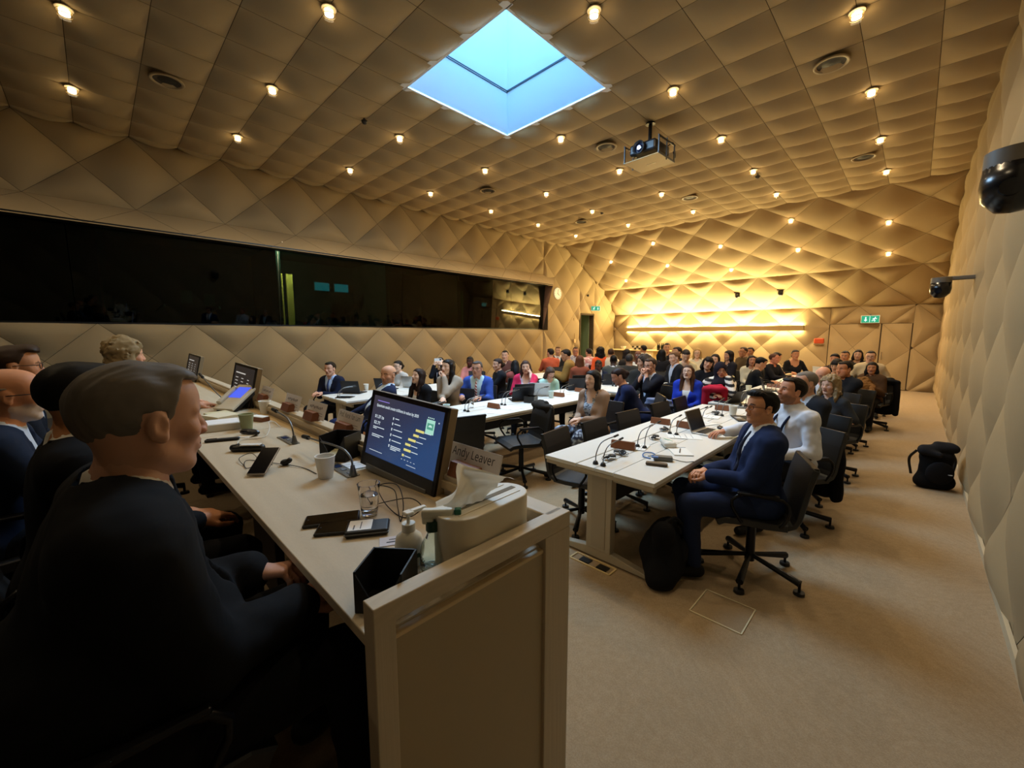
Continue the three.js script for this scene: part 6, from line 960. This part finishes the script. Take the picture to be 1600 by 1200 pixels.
{
  const o = thing('water_glass', 'clear tumbler of water on the speakers desk before the monitor', 'glass', [0.615, DY + 0.001, -1.3]);
  part('glass', lathe([[0, 0.006], [0.024, 0.006], [0.026, 0.0], [0.03, 0.03], [0.035, 0.09], [0.0385, 0.112], [0.036, 0.112], [0.0325, 0.09], [0.0275, 0.03], [0.024, 0.012], [0, 0.012]], 12), mat(0xffffff, 0.02, 0, { transmission: 1, thickness: 0.003, ior: 1.5 }), o);
  part('water', cyl(0.031, 0.0245, 0.058, 0, 0.043, 0, 12), mat(0xffffff, 0, 0, { transmission: 1, thickness: 0.04, ior: 1.33 }), o);
  const ph = (x, z, turn, label) => { const p = thing('phone', label, 'phone', [x, DY + 0.001, z], R(turn)); part('case', box(0.082, 0.01, 0.172, 0, 0.005, 0, 0.0045), mat(0x1a1613, 0.5), p); part('screen', box(0.074, 0.001, 0.163, 0, 0.0102, 0, 0.0004), mat(0x050506, 0.06), p); part('camera_hole', cyl(0.003, 0.003, 0.0008, 0, 0.0108, -0.073, 10), M.black, p); return p; };
  ph(0.505, -1.345, 62, 'black phone lying flat, left of two side by side on the speakers desk');
  const p2 = ph(0.51, -1.255, 56, 'black phone lying flat, right of two beside the wallet'); p2.position.y += 0.0;
  const st = thing('phone', 'black phone propped up on a ring stand on the speakers desk', 'phone', [0.49, DY + 0.004, -2.07]); st.rotation.set(0, R(-41), 0);
  { const tilt = (g) => { g.rotateX(R(28)); g.translate(0, 0.045, 0); return g; }; part('case', tilt(box(0.08, 0.011, 0.17, 0, 0, 0, 0.005)), mat(0x9a8f84, 0.35, 0.5), st); part('screen', tilt(box(0.073, 0.001, 0.162, 0, 0.0058, 0)), mat(0x0a0b10, 0.08), st); part('ring_stand', [new THREE.TorusGeometry(0.022, 0.002, 6, 20).rotateX(R(70)).translate(0, 0.02, -0.02), cyl(0.003, 0.003, 0.05, 0, 0.025, -0.035, 8)], M.greyMetal, st); }
  const wl = thing('wallet', 'black zip wallet with a white card on top beside the two phones', 'wallet', [0.555, DY + 0.001, -1.19], R(58)); part('body', box(0.085, 0.02, 0.13, 0, 0.01, 0, 0.008), mat(0x121214, 0.45), wl); part('zip', box(0.087, 0.003, 0.132, 0, 0.011, 0, 0.001), M.greyMetal, wl); part('card', box(0.07, 0.0012, 0.07, 0.002, 0.0208, -0.022), mat(0xe4e2e0, 0.6), wl); part('card_print', [box(0.03, 0.0003, 0.004, -0.012, 0.0216, -0.04), box(0.05, 0.0003, 0.003, 0, 0.0216, -0.02)], mat(0x55585f, 0.7), wl);
  const bc = thing('business_card', 'small pale card with dark print beside the soap dispenser', 'card', [0.582, DY + 0.001, -1.075], R(62)); part('card', box(0.055, 0.001, 0.085, 0, 0.0005, 0), mat(0xc9c6d2, 0.7), bc); part('print', [box(0.006, 0.0003, 0.045, -0.008, 0.0012, 0), box(0.004, 0.0003, 0.03, 0.008, 0.0012, 0)], mat(0x33333f, 0.8), bc);
  // waste / organiser boxes: open black cubes with cut-down fronts
  const cube = (x, z, turn, s, label, paper) => { const c = thing('desk_box', label, 'box', [x, DY + 0.001, z], R(turn)), k = mat(0x0d0d0f, 0.5);
    const wall = (pts, ry, tx, tz) => { const g = new THREE.ExtrudeGeometry(new THREE.Shape(pts.map((p) => new THREE.Vector2(p[0] * s, p[1] * s))), { depth: 0.004, bevelEnabled: false }); g.rotateY(ry); g.translate(tx * s, 0, tz * s); return g; };
    part('back_wall', wall([[-0.5, 0], [0.5, 0], [0.5, 0.9], [-0.5, 0.9]], 0, 0, -0.5), k, c); part('side_wall', wall([[-0.5, 0], [0.5, 0], [0.5, 0.9], [-0.5, 0.9]], Math.PI / 2, -0.5, 0), k, c); part('side_wall', wall([[-0.5, 0], [0.5, 0], [0.5, 0.9], [-0.5, 0.9]], Math.PI / 2, 0.48, 0), k, c); part('front_wall', wall([[-0.5, 0], [0.5, 0], [0.5, 0.9], [0.12, 0.22], [-0.12, 0.22], [-0.5, 0.9]], 0, 0, 0.48), k, c); part('bottom', box(s, 0.004, s, 0, 0.002, 0), k, c);
    if (paper) part('leaflet', box(s * 0.7, 0.01, s * 0.6, 0, 0.03, 0.02).rotateX(0.15), mat(0xc9c4a0, 0.8), c); };
  cube(0.825, -2.03, -58, 0.14, 'open black cube box with a notched side left of the monitor', true);
  cube(0.432, -0.838, -50, 0.108, 'open black cube box at the near end of the desk by the end panel', false);
  // tissue box
  const tb = thing('tissue_box', 'large cream tissue box with rounded ends and a tissue pulled out', 'tissue box', [0.735, DY + 0.001, -0.84], R(3));
  const lp = new THREE.Shape(), hw = 0.152, r = 0.066; lp.moveTo(-hw + r, -r); lp.lineTo(hw - r, -r); lp.absarc(hw - r, 0, r, -Math.PI / 2, Math.PI / 2, false); lp.lineTo(-hw + r, r); lp.absarc(-hw + r, 0, r, Math.PI / 2, Math.PI * 1.5, false);
  const tg = new THREE.ExtrudeGeometry(lp, { depth: 0.146, bevelEnabled: true, bevelSize: 0.004, bevelThickness: 0.004, bevelSegments: 2, curveSegments: 20 }); tg.rotateX(-Math.PI / 2); tg.translate(0, 0.004, 0); part('box', tg, M.plastic, tb);
  part('opening', box(0.22, 0.002, 0.018, 0.02, 0.1542, 0, 0.0008), mat(0x77705f, 0.8), tb); part('lid_rim', [box(0.24, 0.002, 0.004, 0, 0.155, 0.034), box(0.24, 0.002, 0.004, 0, 0.155, -0.034)], mat(0xe6dcc6, 0.4), tb);
  const tp = [], ti = [], U = 22, W2 = 12; for (let j = 0; j <= W2; j++) for (let i = 0; i <= U; i++) { const u = i / U, v = j / W2, a = (u - 0.5), spread = 0.07 + 0.2 * Math.sqrt(v); const h = 0.152 + v * (0.12 - 0.05 * Math.abs(a) * 2 * v) - 0.02 * Math.max(0, v - 0.75) * 4 * Math.abs(a); tp.push(-0.045 + a * spread - 0.03 * v, h + 0.006 * noise.noise(u * 5, v * 4, 2), 0.035 * v * Math.sin(u * 7 + 0.6) * (0.4 + v) + 0.014 * noise.noise(u * 4, v * 5, 7) + 0.02 * v); }
  for (let j = 0; j < W2; j++) for (let i = 0; i < U; i++) { const a = j * (U + 1) + i; ti.push(a, a + 1, a + U + 2, a, a + U + 2, a + U + 1); }
  const tgm = new THREE.BufferGeometry(); tgm.setAttribute('position', new THREE.Float32BufferAttribute(tp, 3)); tgm.setIndex(ti); tgm.computeVertexNormals(); part('tissue', tgm, new THREE.MeshPhysicalMaterial({ color: 0xe6dfcc, roughness: 0.95, transmission: 0.3, thickness: 0, side: THREE.DoubleSide }), tb);
  // soap dispenser and spray bottle
  const sd = thing('soap_dispenser', 'white pump soap dispenser at the end of the desk', 'dispenser', [0.55, DY + 0.001, -0.935]);
  part('bottle', lathe([[0, 0], [0.033, 0], [0.037, 0.006], [0.038, 0.055], [0.034, 0.078], [0.02, 0.09], [0.016, 0.095], [0, 0.095]], 28), mat(0xd6d3c6, 0.35), sd); part('collar', cyl(0.018, 0.018, 0.022, 0, 0.104, 0, 20), mat(0xe6e2d6, 0.4), sd); part('pump', [cyl(0.005, 0.005, 0.03, 0, 0.125, 0, 10), box(0.026, 0.012, 0.026, 0, 0.142, 0, 0.005), box(0.05, 0.01, 0.016, 0.03, 0.144, 0, 0.004)], mat(0xe6e2d6, 0.4), sd); part('label_print', box(0.022, 0.012, 0.001, 0.0, 0.035, 0.0378), mat(0x3d5a4a, 0.7), sd);
  const sb = thing('spray_bottle', 'clear spray bottle with white trigger head and dark green collar', 'spray bottle', [0.578, DY + 0.001, -0.862], R(-42));
  part('bottle', lathe([[0, 0.002], [0.034, 0.0], [0.036, 0.006], [0.036, 0.05], [0.03, 0.075], [0.016, 0.1], [0.014, 0.112], [0.012, 0.112], [0.028, 0.074], [0.034, 0.05], [0.034, 0.008], [0, 0.006]], 26), mat(0xf4fbf4, 0.03, 0, { transmission: 1, thickness: 0.002, ior: 1.45 }), sb); part('collar', cyl(0.018, 0.018, 0.026, 0, 0.124, 0, 22), mat(0x0f3a2a, 0.5), sb);
  part('spray_head', [box(0.085, 0.026, 0.024, 0.014, 0.156, 0, 0.008), box(0.03, 0.022, 0.022, -0.012, 0.14, 0, 0.006)], mat(0xdcdacb, 0.4), sb); part('nozzle', box(0.018, 0.02, 0.02, 0.066, 0.158, 0, 0.004), mat(0x1f6a5a, 0.4), sb); part('trigger', tube([[0.045, 0.146, 0], [0.05, 0.125, 0], [0.06, 0.105, 0]], 0.005, 10, 8), mat(0x123a2c, 0.4), sb); part('label_print', box(0.02, 0.016, 0.001, 0.02, 0.02, 0.03), mat(0xe0e0d4, 0.7), sb);
  const wr = thing('plastic_wrapper', 'crumpled clear plastic wrapper in the slot of the end panel', 'wrapper', [0.54, DY + 0.001, -0.79]); const cg = new THREE.IcosahedronGeometry(0.03, 2); { const p = cg.attributes.position; for (let i = 0; i < p.count; i++) { const k = 1 + 0.5 * noise.noise(p.getX(i) * 60, p.getY(i) * 60, p.getZ(i) * 60); p.setXYZ(i, p.getX(i) * k * 1.7, p.getY(i) * k * 0.5 + 0.016, p.getZ(i) * k * 0.8); } cg.computeVertexNormals(); } part('wrap', cg, mat(0xffffff, 0.08, 0, { transmission: 1, thickness: 0, ior: 1.4 }), wr); part('fold', box(0.05, 0.001, 0.02, 0.01, 0.03, 0, 0.0004), mat(0xdedbd0, 0.3), wr);
  // white desk telephone and books
  const tel = thing('desk_phone', 'white desk telephone with a lit blue screen tilted on a black stand', 'telephone', [0.78, DY + 0.001, -4.0], R(-62)); const tl2 = (g) => { g.rotateX(R(34)); g.translate(0, 0.1, 0); return g; };
  part('body', tl2(box(0.21, 0.022, 0.3, 0, 0, 0, 0.006)), mat(0xd6d0bf, 0.4), tel); const scr = glowM(new THREE.Color(0.05, 0.1, 0.75), 0.9); part('screen', tl2(box(0.13, 0.002, 0.13, 0.0, 0.0115, -0.05)), scr, tel); part('under_stand', tl2(box(0.2, 0.03, 0.28, 0, -0.026, 0, 0.006)), M.dark, tel); part('stand', box(0.18, 0.15, 0.06, 0, 0.075, -0.09, 0.01), M.dark, tel); part('handset', tl2(box(0.045, 0.03, 0.2, -0.085, 0.02, 0.0, 0.012)), mat(0xc9c3b2, 0.4), tel);
  for (const [i, [x, z, a, w, h, c]] of [[0.6, -3.62, 20, 0.16, 0.03, 0xd9d0b4], [0.62, -3.75, 12, 0.15, 0.022, 0xcdc39c]].entries()) { const b = thing('notebook', i ? 'thin cream notebook beyond the thicker one by the desk phone' : 'thick cream notebook with a dark spine by the desk phone', 'notebook', [x, DY + 0.001, z], R(a)); part('pages', box(w, h, 0.2, 0, h / 2 + 0.002, 0, 0.002), mat(c, 0.8), b); part('cover', box(w + 0.008, 0.003, 0.206, 0, 0.0015, 0), M.dark, b); }
  const wb = thing('document_tray', 'white flat box lying near the foreground man\'s nose on the desk', 'box', [0.52, DY + 0.001, -3.25], R(-8)); part('box', box(0.24, 0.045, 0.2, 0, 0.0225, 0, 0.003), mat(0xd8d4c9, 0.6), wb); part('lid_sheet', box(0.22, 0.002, 0.18, 0, 0.0462, 0), mat(0xf0f1f2, 0.5), wb);
  const pc = thing('glasses_pouch', 'black leather pouch with a white cloth sticking out on the speakers desk', 'pouch', [0.52, DY + 0.001, -2.5], R(50)); part('pouch', meshField([rc(V(0, 0.016, -0.07), V(0, 0.016, 0.07), 0.02, 0.018, 0.02), rc(V(0.022, 0.012, -0.07), V(0.022, 0.012, 0.06), 0.014, 0.014, 0.02)], 0.005, null, (a, b, c) => 0.004 * noise.noise(a * 40, b * 40, c * 40)), mat(0x0f0f12, 0.4), pc); part('cloth', box(0.035, 0.006, 0.1, -0.004, 0.036, 0.02, 0.002), mat(0xd5d3cf, 0.9), pc); part('loop', new THREE.TorusGeometry(0.02, 0.004, 6, 18).rotateX(1.2).translate(0.01, 0.03, -0.07), M.dark, pc);
  const bp = thing('pen_case', 'slim black case lying near the white charging cable on the desk', 'case', [0.47, DY + 0.001, -2.85], R(70)); part('case', box(0.035, 0.016, 0.17, 0, 0.008, 0, 0.007), M.dark, bp); part('clip', box(0.006, 0.004, 0.05, 0, 0.018, -0.05, 0.001), M.greyMetal, bp);
  const sg = thing('badge_holder', 'black and white badge holder lying by the green cup', 'badge', [0.62, DY + 0.001, -2.9], R(30)); part('holder', meshField([el(V(0, 0.018, 0), V(0.03, 0.022, 0.07), 0.01)], 0.005, (x, y, z) => -y, (a, b, c) => 0.005 * noise.noise(a * 40, b * 40, c * 40)), mat(0x15161c, 0.3), sg); part('card', box(0.06, 0.003, 0.09, -0.03, 0.012, 0.01).rotateZ(0.2), M.white, sg);
  const nb = thing('name_holder', 'brown wooden block with papers under the paper cup by the rail', 'name holder', [0.78, DY + 0.001, -3.35], R(20)); part('block', box(0.06, 0.03, 0.16, 0, 0.015, 0, 0.003), M.holder, nb); part('paper', box(0.05, 0.004, 0.14, 0, 0.033, 0.01).rotateZ(0.05), M.paper, nb);
  const cable = (pts, r, c, label, name = 'cable') => { const k = thing(name, label, 'cable', [0, DY + 0.003, 0]); part('cord', tube(pts, r, 90, 6), mat(c, 0.5), k); return k; };
  const coil = cable([[0.66, 0.0, -1.42], [0.72, 0.03, -1.45], [0.75, 0.055, -1.36], [0.7, 0.03, -1.22], [0.66, 0.0, -1.17], [0.7, 0.01, -1.26], [0.73, 0.045, -1.34], [0.7, 0.05, -1.4], [0.68, 0.01, -1.3], [0.69, 0.0, -1.18], [0.74, 0.02, -1.17], [0.75, 0.03, -1.25], [0.7, 0.01, -1.33], [0.64, 0.0, -1.36]], 0.002, 0x17140f, 'tangled thin black earphone cable in front of the monitor'); part('plug', box(0.008, 0.008, 0.02, 0.66, 0.003, -1.42, 0.002), M.dark, coil);
  const ear = cable([[0.44, 0, -2.2], [0.45, 0.012, -2.34], [0.5, 0.02, -2.36], [0.5, 0.002, -2.22], [0.44, 0.001, -2.16], [0.47, 0.002, -2.3], [0.56, 0.002, -2.14], [0.6, 0.004, -2.05], [0.63, 0.0, -1.98], [0.64, 0.0, -1.86]], 0.0018, 0x17140f, 'thin black cable with an earpiece running to the paper cup', 'earphone'); part('earpiece', meshField([el(V(0.585, 0.012, -2.1), V(0.022, 0.014, 0.02), 0.01), el(V(0.6, 0.022, -2.085), V(0.012, 0.012, 0.012), 0.01)], 0.004), M.dark, ear);
  const wc = cable([[0.5, 0, -2.66], [0.55, 0.002, -2.78], [0.66, 0.002, -2.76], [0.72, 0.03, -2.86], [0.75, 0.05, -2.98], [0.8, 0.03, -3.05], [0.82, 0.0, -3.0]], 0.0025, 0xdad6cc, 'white charging cable looping up near the green cup'); part('plug', box(0.012, 0.01, 0.03, 0.5, 0.003, -2.65, 0.003), M.white, wc);
  const sheet = thing('paper_sheet', 'white printed sheet tucked between the cube box and the monitor foot', 'paper', [0.805, DY + 0.003, -1.86], R(-10)); part('sheet', box(0.12, 0.001, 0.12, 0, 0, 0), mat(0xdfe6f0, 0.6), sheet); part('print', [box(0.08, 0.0004, 0.003, 0, 0.0008, -0.02), box(0.08, 0.0004, 0.003, 0, 0.0008, 0.01)], mat(0x9aa0ae, 0.8), sheet);
}
for (const o of scene.children) if (o.userData.group === undefined) delete o.userData.group;
renderer.render(scene, camera);
